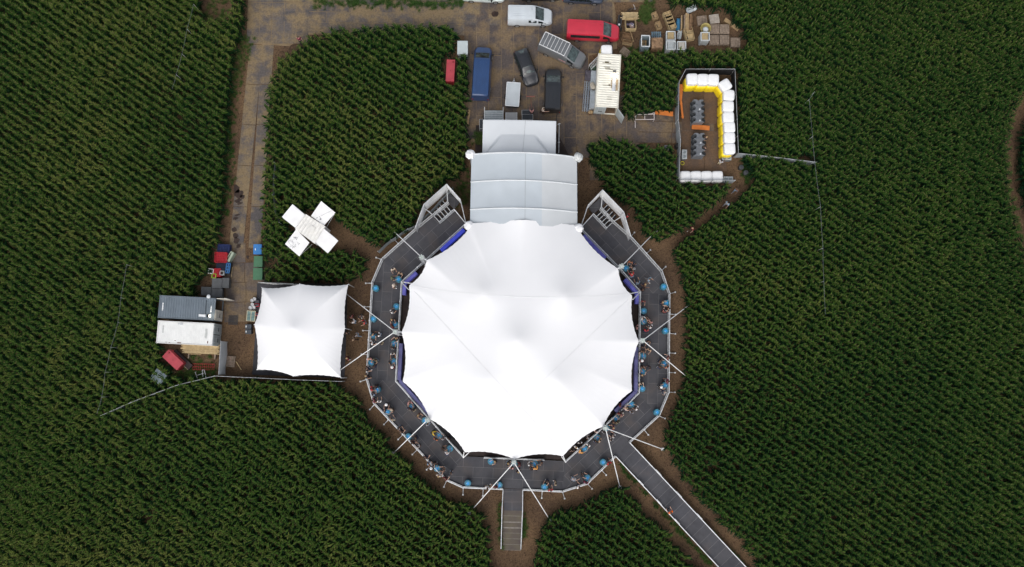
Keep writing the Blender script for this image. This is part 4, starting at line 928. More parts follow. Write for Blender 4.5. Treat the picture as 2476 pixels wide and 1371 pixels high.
# ------------------------------------------------------------------ bales
BW = mat('white_bale_wrap', (.74, .75, .76), .32, .04, 4, 0, .12, spec=.5); BY = mat('yellow_bale_wrap', (.80, .60, .015), .32, .06, 4, 0, .12, spec=.5)
def bale_mesh(nm, ma, sd):
    b = bmesh.new(); bmesh.ops.create_cube(b, size=1.24); bmesh.ops.subdivide_edges(b, edges=b.edges[:], cuts=9, use_grid_fill=True)
    for v in b.verts:
        c = v.co/.62; n4 = (abs(c.x)**5+abs(c.y)**5+abs(c.z)**5)**.2; v.co = v.co/max(n4, 1e-4)
        v.co *= 1+.012*NZ.noise(v.co*3+Vector((sd, 0, 0)))
    me = bpy.data.meshes.new(nm); b.to_mesh(me); b.free(); me.materials.append(ma); me.polygons.foreach_set('use_smooth', [True]*len(me.polygons)); return me
bm_w, bm_y = bale_mesh('wrapped_bale', BW, 1), bale_mesh('wrapped_bale', BY, 5)
def bale(x, y, z, rz, me, label):
    p = W(x, y, z+1.2); o = bpy.data.objects.new('wrapped_bale', me); COL.objects.link(o); o.rotation_euler = (0, 0, rad(rz))
    hz = .86 if z > 1 else (1.66 if me is bm_y else 1.2); o.scale = (1.02, 1.02, hz/1.2); o.location = (p.x, p.y, (1.62 if z > 1 else 0)+hz/2)
    col = 'white' if me is bm_w else 'yellow'
    return tag(o, label, 'bale', f'{col} wrapped bales of the pen')
ordn = ['first', 'second', 'third', 'fourth', 'fifth', 'sixth', 'seventh', 'eighth', 'ninth', 'tenth', 'eleventh', 'twelfth', 'thirteenth', 'fourteenth', 'fifteenth', 'sixteenth']
for i, (x, y, rz) in enumerate(((1674.5, 190, 2), (1700.5, 191, 0), (1725.5, 191.5, -2))):
    w = ('leftmost', 'middle', 'rightmost')[i]
    bale(x, y, 1.2, rz, bm_w, f'white bale on a yellow one, {w} of three along the top of the pen')
    p = W(x, y, 2.4); q = (p.x, p.y); o = bale(x, y, 0, rz+1, bm_y, f'yellow bale under a white one, {w} of three along the pen top'); o.location.x, o.location.y = q[0]-.08, q[1]-.15
for i, (x, y, rz) in enumerate(((1754.5, 205, 32), (1763, 229.5, -3), (1761.5, 256.5, -1), (1762, 282.5, 1), (1764.5, 307, 2), (1764.5, 332, 0), (1765, 358.5, 1))):
    extra = ' turned aslant' if i == 0 else ''
    bale(x, y, 1.2, rz, bm_w, f'white bale on a yellow one{extra}, {ordn[i]} down the right side of the pen')
    p = W(x, y, 2.4); o = bale(x, y, 0, rz-1, bm_y, f'yellow bale under a white one{extra}, {ordn[i]} down the right side of the pen'); o.location.x, o.location.y = p.x-.15, p.y-.06
for i, x in enumerate((1658, 1684, 1709.5, 1736)):
    bale(x, 425.5, 0, R.uniform(-3, 3), bm_w, f'white bale on the ground, {ordn[i]} from the left along the bottom of the pen')
o = bale(1467, 121, 1.2, 0, bm_w, 'white bale on top of a yellow one behind the cream container'); p = o.location
o = bale(1467, 121, 0, 2, bm_y, 'yellow bale under a white one behind the cream container'); o.location.x, o.location.y = p.x-.05, p.y
# ------------------------------------------------------------------ urinals, basins, boards in the pen
UR = mat('grey_moulded_plastic', (.125, .135, .15), .45, .08, 3)
UD = mat('urinal_bowl_dark', (.035, .04, .045), .5, .1, 3)
def urinal():
    t = thing('portable_urinal', 'u', 'urinal'); P = []
    hx, hy = .62, .66
    # plan with four scooped bays
    def arc(cx, cy, r, a0, a1, n=7): return [(cx+r*math.cos(rad(lerp(a0, a1, i/n))), cy+r*math.sin(rad(lerp(a0, a1, i/n)))) for i in range(n+1)]
    P += [(hx-.12, -hy), (hx, -hy+.08)]+arc(hx-.06, -.31, .27, 245, 115)+[(hx, -.03), (hx, .03)]+arc(hx-.06, .31, .27, 245, 115)+[(hx, hy-.08), (hx-.12, hy), (.14, hy)]+arc(0, hy+.04, .16, -20, -160, 5)+[(-.14, hy), (-hx+.12, hy), (-hx, hy-.08)]+arc(-hx+.06, .31, .27, 65, -65)+[(-hx, .03), (-hx, -.03)]+arc(-hx+.06, -.31, .27, 65, -65)+[(-hx, -hy+.08), (-hx+.12, -hy)]
    MB().prism(P, .05, 1.45).build('shell', UR, t)
    MB().prism([(x*1.04, y*1.02) for x, y in [(-hx, -hy), (hx, -hy), (hx, hy), (-hx, hy)]], 0, .06).build('base', UR, t, bevel=.02)
    MB().box((0, 0, 1.49), (.10, 1.0, .07)).box((0, 0, 1.48), (.8, .09, .06)).build('top_ridge', UR, t, bevel=.02)
    for i in (-1, 1):
        for j in (-1, 1): MB().lathe([(.16, 0), (.27, .2), (.275, .22), (.23, .16), (.1, .05), (0, .05)], (i*(hx-.06), j*.31, .72), 14).build('bowl', UD, t, smooth=True)
    MB().lathe([(.1, 0), (.1, .03), (.0, .035)], (.12, -.45, 1.45), 12).build('cap', mat('pale_cap', (.5, .52, .54), .5), t)
    return t
u0 = urinal(); UG = 'grey four bay urinals in the bale pen'
for i, ((x, y), w) in enumerate((((1688.5, 255), 'topmost of the grey urinal blocks in the pen'), ((1689, 282.5), 'second grey urinal block from the top of the pen'), ((1691, 336), 'third grey urinal block from the top of the pen'), ((1690.5, 363), 'lowest of the grey urinal blocks in the pen'))):
    o = u0 if i == 0 else dup(u0); p = W(x, y, 1.4); o.location = (p.x, p.y, .036); o['label'] = w; o['group'] = UG; o.rotation_euler.z = rad(-1)
BAS = mat('steel_basin', (.20, .23, .24), .35, .1, 4, .4)
def basin(x, y, rz, label):
    p = W(x, y, .9); t = thing('wash_basin', label, 'basin', (p.x, p.y, .036), rad(rz), 'wash basins at the bale pen')
    MB().box((0, 0, .42), (1.0, .52, .82)).build('stand', UR, t, bevel=.03)
    m = MB(); m.box((0, 0, .86), (1.06, .58, .06)); m.build('top', mat('pale_basin_rim', (.34, .37, .38), .4, .08, 3), t, bevel=.03)
    for s in (-.25, .25): MB().lathe([(.02, .02), (.15, .03), (.18, .06), (.19, .06)], (s, 0, .84), 14).build('bowl', BAS, t, smooth=True); MB().tube([(s, .2, .88), (s, .2, 1.02), (s, .08, 1.0)], .02, 6).build('tap', ALU, t)
    return t
basin(1655, 373, 88, 'grey double wash basin against the left wall of the pen'); basin(1757, 381, 0, 'grey double wash basin below the right row of bales'); basin(1761, 433, 0, 'grey double wash basin at the end of the bottom bales')
OR = mat('orange_painted_board', (.55, .165, .03), .55, .1, 1.5)
def board(label, pts, z0, z1, name='orange_board', ma=None, cat='board'):
    P = [W2(x, y, z1) for x, y in pts]; o = MB().prism(P, z0, z1).build(name, ma or OR, bevel=.008); return tag(o, label, cat)
board('orange bench board lying across the pen between the urinals', [(1673, 301), (1673, 312), (1715.5, 315), (1716, 304)], .40, .46)
bb = bpy.context.scene.objects[-1] if False else None
def bench(label, pts, h=.46):
    P = [W2(x, y, h) for x, y in pts]; c = W(sum(p[0] for p in pts)/4, sum(p[1] for p in pts)/4, 0)
    t = thing('orange_bench', label, 'bench', (c.x, c.y, 0), 0, 'orange benches'); m = MB().prism(P, h-.06, h); m.build('seat', OR, t, bevel=.008, off=t.location)
    q = [Vector((x, y)) for x, y in P]; l = (q[0]+q[1])/2; r = (q[2]+q[3])/2
    for f in (.12, .88):
        p = lerp(l, r, f); MB().box((p.x, p.y, (h-.06)/2+.018), (.08, .3, h-.1), math.atan2(r.y-l.y, r.x-l.x)).build('leg', OR, t, off=t.location)
    return t
for o in [o for o in SC.objects if o.name.startswith('orange_board')]: bpy.data.objects.remove(o)
bench('orange bench across the pen between the urinal pairs', [(1673, 301), (1673, 312), (1715.5, 315), (1716, 304)])
bench('orange bench in the maize left of the bale pen', [(1584, 265), (1584, 276), (1627, 281), (1628, 270)])
bench('upper of the orange benches along the left wall of the pen', [(1652.5, 203.5), (1643, 203.5), (1643, 244), (1648.5, 244)])
bench('lower of the orange benches along the left wall of the pen', [(1649, 244.5), (1644, 244.5), (1649, 286), (1653.5, 286)])
board('small grey box in the maize left of the pen wall', [(1607, 351), (1607, 361), (1621, 361), (1621, 351)], 0, .8, 'grey_box', mat('grey_plastic_box', (.17, .175, .18), .5), 'box')
p = W(1640, 351, .9); tag(MB().lathe([(.28, 0), (.3, .03), (.31, .45), (.29, .88), (.25, .9), (.24, .86), (.0, .86)], (p.x, p.y, 0), 18).build('black_bin', BLACK, smooth=True), 'round black bin outside the left wall of the pen', 'bin')
p = W(1650, 394.5, .06); tag(MB().tube([(p.x+.2*math.cos(a*.35), p.y+.2*math.sin(a*.35), .06+.002*a) for a in range(19)], .025, 6).build('hose_ring', mat('yellow_hose', (.6, .58, .03), .5)), 'coiled yellow green hose on the pen floor', 'hose')
# frame by the maize
fr = MB(); z = .9
for a, b in (((1537, 289), (1582, 288.5)), ((1538, 277), (1582, 276)), ((1537, 289), (1538, 277)), ((1559, 289), (1559, 277)), ((1581.5, 288.5), (1582.5, 272)), ((1560, 277), (1576, 275)), ((1576, 275), (1582.5, 271.5)), ((1536, 289), (1536, 309))): fr.tube([W(*a, z), W(*b, z)], .035, 6)
for q in ((1537, 289), (1582, 288.5), (1538, 277), (1582, 276)): fr.tube([W(*q, z), (W(*q, z).x, W(*q, z).y, 0)], .03, 6)
tag(fr.build('metal_frame', mat('pale_pink_frame', (.55, .50, .49), .5, .1, 3)), 'empty pale metal frame standing at the maize edge', 'frame')

# ------------------------------------------------------------------ crates, pallets and clutter
PW = mat('pallet_wood', (.32, .225, .12), .8, .18, 3.5); PW2 = mat('weathered_pallet_wood', (.25, .195, .15), .85, .22, 4); PW3 = mat('fresh_timber', (.43, .325, .175), .75, .15, 3); PWD = mat('dark_pallet_wood', (.16, .095, .05), .85, .25, 4)
def place(name, label, cat, x, y, z, rz, group=None):
    p = W(x, y, z); return thing(name, label, cat, (p.x, p.y, 0), rad(rz), group)
def slats(t, name, w, d, z, n, ma, gap=.35, th=.022, along=0):
    m = MB()
    for i in range(n):
        f = (i+.5)/n-.5
        if along: m.box((f*w, 0, z), (w/n*(1-gap), d, th))
        else: m.box((0, f*d, z), (w, d/n*(1-gap), th))
    return m.build(name, ma, t)
def pallet(t, w, d, z, n, ma, along=0):
    slats(t, 'top_slats', w, d, z+.12, n, ma, .3, .022, along)
    m = MB()
    for i in (-1, 0, 1):
        for j in (-1, 0, 1): m.box((i*(w/2-.07), j*(d/2-.06), z+.065), (.1, .1, .085))
        m.box((0, i*(d/2-.06), z+.012), (w, .1, .02)) if along else m.box((i*(w/2-.06), 0, z+.012), (.1, d, .02))
    m.build('blocks', ma, t)
def crate(t, w, d, h, ma, z=0., slot=3, fill=None):
    """open slatted box"""
    th = .025
    for s in (-1, 1):
        m = MB(); mm = MB()
        for k in range(slot):
            zz = z+h*(k+.5)/slot; m.box((s*(w/2), 0, zz), (th, d, h/slot*.8)); mm.box((0, s*(d/2), zz), (w+th, th, h/slot*.8))
        for j in (-1, 1): m.box((s*(w/2-.04), j*(d/2-.04), z+h/2), (.06, .06, h))
        m.build('side', ma, t); mm.build('side', ma, t)
    MB().box((0, 0, z+.05), (w-.05, d-.05, .03)).build('base', ma, t)
    if fill: MB().box((0, 0, z+h*.55), (w-.1, d-.1, .02)).build('filling', fill, t)
CG_ = 'pallets and crates stored at the maize edge'
# flat stacks of weathered box bases (six squares)
def stackbase(x, y, rz, h, label, kind=0):
    t = place('crate_stack', label, 'crate stack', x, y, h, rz, CG_); w = 1.12
    for k in range(int(h/.17)): pallet(t, w, w, k*.17, 7, PW2, k % 2) if k < 1 else MB().box((0, 0, k*.17+.07), (w-.03, w-.03, .13)).build('layer', PW2, t)
    z = int(h/.17)*.17+.03
    for q in range(4):
        i, j = (q % 2)*2-1, (q//2)*2-1; m = MB()
        if kind == 1 or (kind == 2 and q in (1, 2)):
            m.lathe([(.245, 0), (.245, .02), (.0, .022)], (i*.27, j*.27, z), 16)
            for r_ in range(5): m.box((i*.27, j*.27+(r_-2)*.09, z+.028), (.40-.05*abs(r_-2)**1.4, .05, .01))
        else:
            for r_ in range(5): m.box((i*.27+(r_-2)*.1, j*.27, z), (.085, .5, .02))
        m.build('lid_panel', PW2, t)
    return t
for x, y, rz, h, k, lab in ((1699, 47.5, 6, .5, 0, 'weathered crate stack with plank top, upper left of the six squares'), (1728, 44.5, 8, .5, 3, 'crate stack with striped slats, upper right of the six squares'), (1728, 69, 0, .6, 2, 'crate stack beside the round basket, with round lids'), (1752.5, 69, 0, .6, 2, 'crate stack in the right column beneath the striped one'), (1727.5, 95, 0, .6, 2, 'crate stack right of the pale bulk box at the bottom row'), (1752.5, 95, 0, .6, 0, 'crate stack at the bottom of the right column'), (1779.5, 100.5, -1, .5, 1, 'pale crate stack with four round lids, far right of the stores')):
    t = stackbase(x, y, rz, h, lab, k if k != 3 else 0)
    if k == 3:
        for i in range(8): MB().box((0, (i-3.5)*.135, int(h/.17)*.17+.06), (1.1, .05, .02)).build('stripe_slat', mat('bleached_slat', (.55, .52, .47), .8), t)
t = place('round_basket', 'round yellow wicker basket holding a pale ball on the crates', 'basket', 1706, 69, .9, 0)
MB().lathe([(.42, 0), (.52, .3), (.58, .62), (.61, .64), (.58, .66), (.54, .6), (.46, .2), (.0, .14)], (0, 0, .45), 26).build('bowl', mat('yellow_wicker', (.38, .32, .12), .7, .15, 6), t, smooth=True)
t2 = place('pale_ball', 'pale grey ball lying in the round yellow basket', 'ball', 1705.5, 72, .9, 0); b = bmesh.new(); bmesh.ops.create_icosphere(b, subdivisions=3, radius=.33); me = bpy.data.meshes.new('pale_ball'); b.to_mesh(me); b.free(); me.materials.append(mat('pale_ball_plastic', (.5, .54, .56), .5)); me.polygons.foreach_set('use_smooth', [True]*len(me.polygons)); o = bpy.data.objects.new('ball_shell', me); COL.objects.link(o); o.parent = t2; o.location.z = .98; o.scale.z = .8
PLW = mat('pale_plastic_bulk', (.38, .41, .42), .45, .1, 3); 
def bulk(x, y, rz, w, d, h, label, ma, inner, name='bulk_box'):
    t = place(name, label, 'bulk box', x, y, h, rz, CG_)
    m = MB()
    for s in (-1, 1): m.box((s*(w/2-.03), 0, h/2+.06), (.06, d, h-.12)); m.box((0, s*(d/2-.03), h/2+.06), (w-.12, .06, h-.12))
    m.build('walls', ma, t); MB().box((0, 0, .07), (w-.12, d-.12, .1)).build('floor', ma, t)
    m = MB()
    for s in (-1, 1): m.box((s*(w/2-.02), 0, h), (.09, d+.05, .06)); m.box((0, s*(d/2-.02), h), (w-.09, .09, .06))
    m.build('rim', mat('pale_rim', (.52, .55, .56), .45), t)
    for s in (-1, 1): MB().box((s*(w/2-.12), 0, .03), (.12, d, .06)).build('foot', ma, t)
    if inner:
        m = MB()
        for i in range(inner[1]): m.box(((i-(inner[1]-1)/2)*w*.7/inner[1], 0, h*inner[2]), (w*.55/inner[1], d*.8, .04))
        m.build('planks', inner[0], t)
    return t
bulk(1561, 99, -2, .95, 1.3, 1.7, 'tall open grey blue bulk box with planks inside', mat('blue_grey_plastic', (.17, .22, .25), .5, .1, 3), (PW, 2, .35))
bulk(1622, 86, 0, 1.0, 1.0, 1.0, 'cloudy plastic bulk box with wood slats, behind the pale one', PLW, (PW3, 7, .96)); bulk(1622, 109, -1, 1.0, 1.0, 1.5, 'pale cloudy bulk box in front of the slatted one', PLW, (PLW, 6, .97)); bulk(1648, 110, 0, .98, .95, 1.25, 'pale bulk box with a cream lid at the maize edge', PLW, (mat('cream_lid', (.48, .45, .40), .6), 5, .98)); bulk(1705, 88, 0, .95, .95, 1.5, 'pale bulk box with yellow boards below the round basket', PLW, (PW3, 5, .97))
t = place('timber_bin', 'big brown slatted timber bin at the maize edge', 'bin', 1589, 104, 1.2, 0, CG_); crate(t, 1.25, 1.25, 1.15, PWD, 0, 4); slats(t, 'lid_slats', 1.25, 1.25, 1.2, 14, mat('split_brown_timber', (.30, .19, .11), .85, .35, 3), .25, .05, 1)
t = place('blue_pallet', 'flat grey blue pallet behind the brown timber bin', 'pallet', 1587, 84.5, .14, 0, CG_); pallet(t, 1.15, .8, 0, 5, mat('blue_grey_paint', (.13, .20, .25), .7, .2, 4), 1)
def tilted_row(x0, y0, x1, y1, n, w, label, ma, name='pallet_row'):
    A = W(x0, y0); B = W(x1, y1); d = (B-A); an = math.atan2(d.y, d.x)
    for i in range(n):
        p = lerp(A, B, i/max(1, n-1)); t = thing(name, label % ordn[i], 'crate', (p.x, p.y, 0), an+math.pi/2, CG_)
        crate(t, w, .78, .75+.05*(i % 2), ma, 0, 2)
        MB().box((0, 0, .5), (w-.1, .7, .02)).build('inner_board', ma, t)
        MB().box((-w*.28, -.1, .53), (.09, .5, .03)).build('dark_slot', BLACK, t)
tilted_row(1581.5, 43, 1590, 66, 2, .55, 'narrow yellow wood crate behind the blue pallet, %s from the top', PW, 'narrow_crate')
tilted_row(1612, 42, 1622, 67, 4, .85, 'yellow wood crate in the leaning row of four, %s from the top', PW3, 'wooden_crate')
t = place('board_stack', 'long brown boards and panels stacked beside the leaning crates', 'boards', 1663, 52, .8, 86, CG_)
for i, (dx, dy, l, z, c) in enumerate(((0, 0, 1.85, .8, PW), (0, -.3, 1.75, .86, PWD), (0, .28, 1.7, .7, PW2), (-.05, -.48, 1.6, .55, PWD), (.05, .15, 1.8, .9, PW))): MB().box((dx, dy, z/2), (l, .26, z), rad(R.uniform(-3, 3))).build('panel', c, t)
t = place('leaning_board', 'upright yellow board left of the brown board stack', 'board', 1647.5, 55, .7, 88, CG_); MB().box((0, 0, .45), (1.6, .12, .9)).build('panel', PW, t); MB().box((0, .08, .3), (1.5, .04, .5)).build('batten', PWD, t)
t = place('blue_crate', 'blue plastic crate pile left of the upright yellow board', 'crate', 1640.5, 57, .6, 86, CG_); crate(t, 1.2, .38, .6, mat('blue_crate_plastic', (.03, .14, .26), .5, .15, 5), 0, 3); MB().box((0, 0, .4), (1.1, .3, .2)).build('filling', mat('blue_crate_plastic', (.03, .14, .26)), t)
tilted_row(1662, 80, 1665, 93, 2, .95, 'yellow wood crate below the brown board stack, %s from the top', PW3, 'wooden_crate')
t = place('plank', 'thick weathered beam lying at the right of the crate stacks', 'beam', 1770, 58, .3, -37, CG_); MB().box((0, 0, .15), (2.0, .42, .3)).build('beam', PW, t, bevel=.01)
# wooden box with junk and broken crates by the red minibus
t = place('timber_box', 'tall yellow timber box full of odds and ends beside the red minibus', 'crate', 1526, 55, 1.1, 2, CG_); crate(t, 1.15, 1.25, 1.1, PW3, 0, 3); MB().box((0, 0, .35), (1.05, 1.15, .02)).build('filling', DARKB, t)
for i in range(9): MB().box((R.uniform(-.3, .3), R.uniform(-.4, .2), .5+R.uniform(0, .15)), (R.uniform(.1, .35), R.uniform(.08, .25), .15), R.uniform(0, 3)).build('scrap', mat('scrap_%d' % (i % 3), ((.5, .5, .55), (.12, .1, .16), (.3, .22, .2))[i % 3]), t)
t = place('plank_stack', 'ragged stack of fresh planks behind the timber box', 'planks', 1523, 38, .7, 0, CG_)
for i in range(9): MB().box((R.uniform(-.12, .12), (i-4)*.1, .62+.03*R.random()), (1.9+R.uniform(-.15, .15), .09, .04), R.uniform(-.03, .03)).build('plank', PW3, t)
MB().box((0, 0, .3), (1.5, .6, .6)).build('bearer', PWD, t)
t = place('broken_crate', 'broken dark brown crate under the timber box', 'crate', 1517, 88, .6, -12, CG_); crate(t, 1.15, .9, .55, PWD, 0, 2); MB().box((.5, .1, .62), (.06, 1.3, .05), rad(28)).build('loose_slat', PW, t)
t = place('broken_crate', 'broken crate with pale rails left of the bulk boxes', 'crate', 1518, 101, .5, -10, CG_); crate(t, 1.1, .5, .45, PW, 0, 2)
t = place('slatted_crate', 'tilted slatted brown crate behind the cream container', 'crate', 1512, 124, .5, -38, CG_); crate(t, 1.05, .8, .4, PW2, 0, 2); slats(t, 'lid_slats', 1.0, .75, .42, 5, PW2, .35)
t = place('hand_truck', 'black hand truck and dark kit in front of the red minibus', 'hand truck', 1499, 50, .8, 80); MB().box((0, 0, .35), (1.6, .5, .12)).build('plate', BLACK, t, bevel=.02); MB().tube([(-.7, .2, .4), (.8, .2, .75)], .03, 6).tube([(-.7, -.2, .4), (.8, -.2, .75)], .03, 6).build('frame', mat('dark_tube', (.05, .05, .06), .4), t)
for s in (-.35, .35): MB().tube([(-.75, s-.06, .2), (-.75, s+.06, .2)], .2, 14).build('wheel', BLACK, t)
MB().lathe([(.1, 0), (.12, .03), (.0, .05)], (-.3, 0, .42), 12).build('lamp_lens', ALU, t)
t = place('bicycle', 'dark bicycle leaning behind the plank stack', 'bicycle', 1526, 24, .5, 18)
for x in (-.5, .5): MB().tube([(x+.33*math.cos(a*math.pi/9), .05*x, .34+.33*math.sin(a*math.pi/9)) for a in range(19)], .02, 6).build('wheel', BLACK, t)
MB().tube([(-.5, 0, .34), (-.1, 0, .3), (.35, .03, .75), (-.2, 0, .8), (-.1, 0, .3)], .02, 6).tube([(-.2, 0, .8), (-.5, 0, .34)], .015, 6).tube([(.35, .03, .75), (.5, .03, .34)], .02, 6).build('frame', mat('dark_tube', (.05, .05, .06)), t)
MB().tube([(.3, -.3, 1.0), (.38, 0, .98), (.3, .33, 1.0)], .016, 6).build('handlebar', ALU, t); MB().box((-.24, 0, .88), (.26, .14, .06)).build('saddle', BLACK, t, bevel=.02)
t = place('plastic_sheet', 'crumpled clear plastic sheet at the maize edge above the boards', 'sheet', 1672, 21, .3, 25); MB().grid(lambda u, v: ((u-.5)*1.3, (v-.5)*.7, .25+.22*NZ.noise(Vector((u*4, v*4, 1)))), 16, 10).build('sheet', mat('cloudy_sheet', (.42, .46, .48), .3, .15, 5), t, smooth=True)
t = place('plastic_sheet', 'crumpled pale plastic sheet between the bulk boxes and crates', 'sheet', 1643, 83, .3, 80); MB().grid(lambda u, v: ((u-.5)*1.1, (v-.5)*.5, .25+.25*NZ.noise(Vector((u*5, v*4, 7)))), 16, 10).build('sheet', mat('cloudy_sheet', (.42, .46, .48)), t, smooth=True)
# trusses, panels and tarp by the cream container
t = place('truss_bundle', 'bundle of aluminium trusses left of the cream container', 'truss', 1420, 232, .5, 85)
for k, y in enumerate((-.24, .04, .3)):
    m = MB()
    for i, j in ((-1, -1), (1, -1), (1, 1), (-1, 1)): m.tube([(-1.75, y+i*.10, .3+j*.1), (1.75, y+i*.10, .3+j*.1)], .025, 6)
    for q in range(14):
        x0, x1 = -1.75+q*.25, -1.5+q*.25; s = 1 if q % 2 else -1; m.tube([(x0, y-s*.1, .4), (x1, y+s*.1, .4)], .014, 5); m.tube([(x0, y-.1, .3-s*.1), (x1, y-.1, .3+s*.1)], .014, 5)
    m.build('truss', mat('blue_grey_aluminium', (.36, .41, .47), .4, .12, 4, .4), t)
MB().box((0, -.45, .4), (3.0, .05, .05)).build('pole', ALU, t)
for y, lab in ((192, 'upper pile of corrugated steel sheets left of the cream container'), (240, 'lower pile of corrugated steel sheets left of the cream container')):
    t = place('sheet_pile', lab, 'steel sheets', 1434.5-(y-192)*.03, y, .8, 86, 'corrugated steel sheet piles'); MB().grid(lambda u, v: ((u-.5)*2.05, (v-.5)*.6, .8+.02*math.sin(v*2*math.pi*6)), 4, 60).build('sheet', mat('zinc_sheet', (.42, .46, .50), .4, .1, 3, .4), t); MB().box((0, 0, .4), (2.0, .56, .76)).build('pile', STEEL, t)
t = place('tarp_pile', 'dark purple grey tarp thrown over the truss bundle', 'tarp', 1422, 182, .7, 85); MB().grid(lambda u, v: ((u-.5)*1.2, (v-.5)*.72, .62+.1*NZ.noise(Vector((u*3, v*3, 3)))-.4*max(0, abs(v-.5)-.4)*4), 14, 10).build('cloth', mat('dark_tarp', (.065, .058, .075), .7, .2, 3), t, smooth=True)
t = place('stone_bag', 'beige sack lying on the upper steel sheets', 'sack', 1433.5, 207, 1.0, 20); b = bmesh.new(); bmesh.ops.create_icosphere(b, subdivisions=3, radius=.3)
for v in b.verts: v.co *= 1+.2*NZ.noise(v.co*4); v.co.z *= .45
me = bpy.data.meshes.new('sack'); b.to_mesh(me); b.free(); me.materials.append(mat('beige_sack', (.36, .33, .28), .8)); me.polygons.foreach_set('use_smooth', [True]*len(me.polygons)); o = bpy.data.objects.new('sack_body', me); COL.objects.link(o); o.parent = t; o.location.z = .93; o.scale.y = 1.4
t = place('leaning_ladder', 'grey slatted panel leaning on the upper corner of the cream container', 'panel', 1438, 152, 1.2, 45)
MB().bar((-.75, -.2, 1.0), (.75, -.2, 1.0), .06, .06).bar((-.75, .2, 1.5), (.75, .2, 1.5), .06, .06).build('rails', STEEL, t)
for i in range(9): MB().bar((-.7+i*.175, -.2, 1.0), (-.7+i*.175, .2, 1.5), .05, .04).build('slat', STEEL, t)
for s in (-1, 1): MB().tube([(s*.7, -.2, 0), (s*.7, -.2, 1.0)], .03, 6).tube([(s*.7, .2, 0), (s*.7, .2, 1.5)], .03, 6).build('leg', STEEL, t)
t = place('green_bag', 'dark green bag beside the cream container', 'bag', 1435, 163, .6, 0); b = bmesh.new(); bmesh.ops.create_icosphere(b, subdivisions=3, radius=.4)
for v in b.verts: v.co *= 1+.25*NZ.noise(v.co*3); v.co.z *= .8
me = bpy.data.meshes.new('green_bag'); b.to_mesh(me); b.free(); me.materials.append(mat('green_bag_cloth', (.05, .09, .06), .7, .25, 4)); me.polygons.foreach_set('use_smooth', [True]*len(me.polygons)); o = bpy.data.objects.new('bag_body', me); COL.objects.link(o); o.parent = t; o.location.z = .33
t = place('small_wood_box', 'small brown wooden box at the lower left of the cream container', 'box', 1428, 271, .4, 0); crate(t, .5, .4, .4, PWD, 0, 2); MB().box((0, 0, .38), (.48, .38, .03)).build('lid', PW, t)
# kit behind the white back tent
def case(x, y, w, d, h, rz, label):
    t = place('flight_case', label, 'flight case', x, y, h, rz, 'black flight cases'); MB().box((0, 0, h/2+.1), (w-.02, d-.02, h-.12)).build('shell', mat('dark_case_board', (.02, .026, .034), .6, .15, 3), t)
    m = MB(); e_ = .035
    for z in (.06, h):
        for s in (-1, 1): m.box((s*w/2, 0, z), (e_, d+e_, e_)); m.box((0, s*d/2, z), (w, e_, e_))
    for i in (-1, 1):
        for j in (-1, 1): m.box((i*w/2, j*d/2, h/2), (e_, e_, h))
    m.build('edging', ALU, t)
    MB().box((0, 0, h+.02), (.2, .16, .015)).build('label_plate', wm, t)
    for i in (-1, 1):
        for j in (-1, 1): MB().lathe([(.06, 0), (.05, .03), (0, .035)], (i*(w/2-.07), j*(d/2-.07), h-.02), 8).build('corner_ball', ALU, t); MB().tube([(i*(w/2-.1)-.02, j*(d/2-.1), .04), (i*(w/2-.1)+.02, j*(d/2-.1), .04)], .04, 8).build('castor', BLACK, t)
case(1275, 271.5, 1.2, .48, .9, 0, 'black flight case with pale edging, the farther of the pair by the back tent'); case(1275.5, 283, 1.2, .58, .9, 0, 'black flight case with pale edging, nearest the top edge of the back tent'); case(1165.5, 300, .55, 1.1, .9, 0, 'black flight case with pale edging at the left of the back tent')
t = place('loading_ramp', 'grey metal loading ramp with side rails behind the back tent', 'ramp', 1194, 279, .6, 0); MB().box((0, 0, .5), (2.05, 1.2, .05)).build('plate', mat('ribbed_ramp_plate', (.32, .36, .37), .45, .12, 3, .3), t)
for i in range(5): MB().box((0, -.5+i*.25, .54), (2.0, .04, .03)).build('rib', STEEL, t)
for s in (-1, 1): MB().bar((s*1.05, -.6, .75), (s*1.05, .95, .6), .06, .1).build('side_rail', ALU, t); MB().bar((s*1.0, -.55, .5), (s*1.0, -.55, 0), .06, .06).bar((s*1.0, .5, .5), (s*1.0, .5, 0), .06, .06).build('leg', STEEL, t)
t = place('platform_lift', 'pale grey lift plate between the trailer and back tent', 'platform', 1236.5, 282, .5, 0); MB().box((0, 0, .45), (1.25, 1.0, .05)).build('plate', mat('pale_grey_plate', (.33, .34, .35), .5, .06, 2), t, bevel=.01); MB().box((-.63, 0, .48), (.05, 1.0, .07)).box((.63, 0, .48), (.05, 1.0, .07)).build('edge', ALU, t); MB().box((0, 0, .22), (.9, .7, .4)).build('lift_body', BLACK, t)
t = place('wooden_beam', 'yellow wooden beam lying left of the back tent', 'beam', 1133, 284, .2, 85); MB().box((.45, 0, .12), (.9, .22, .2)).box((-.47, .02, .1), (.9, .2, .16)).build('beam', PW, t)
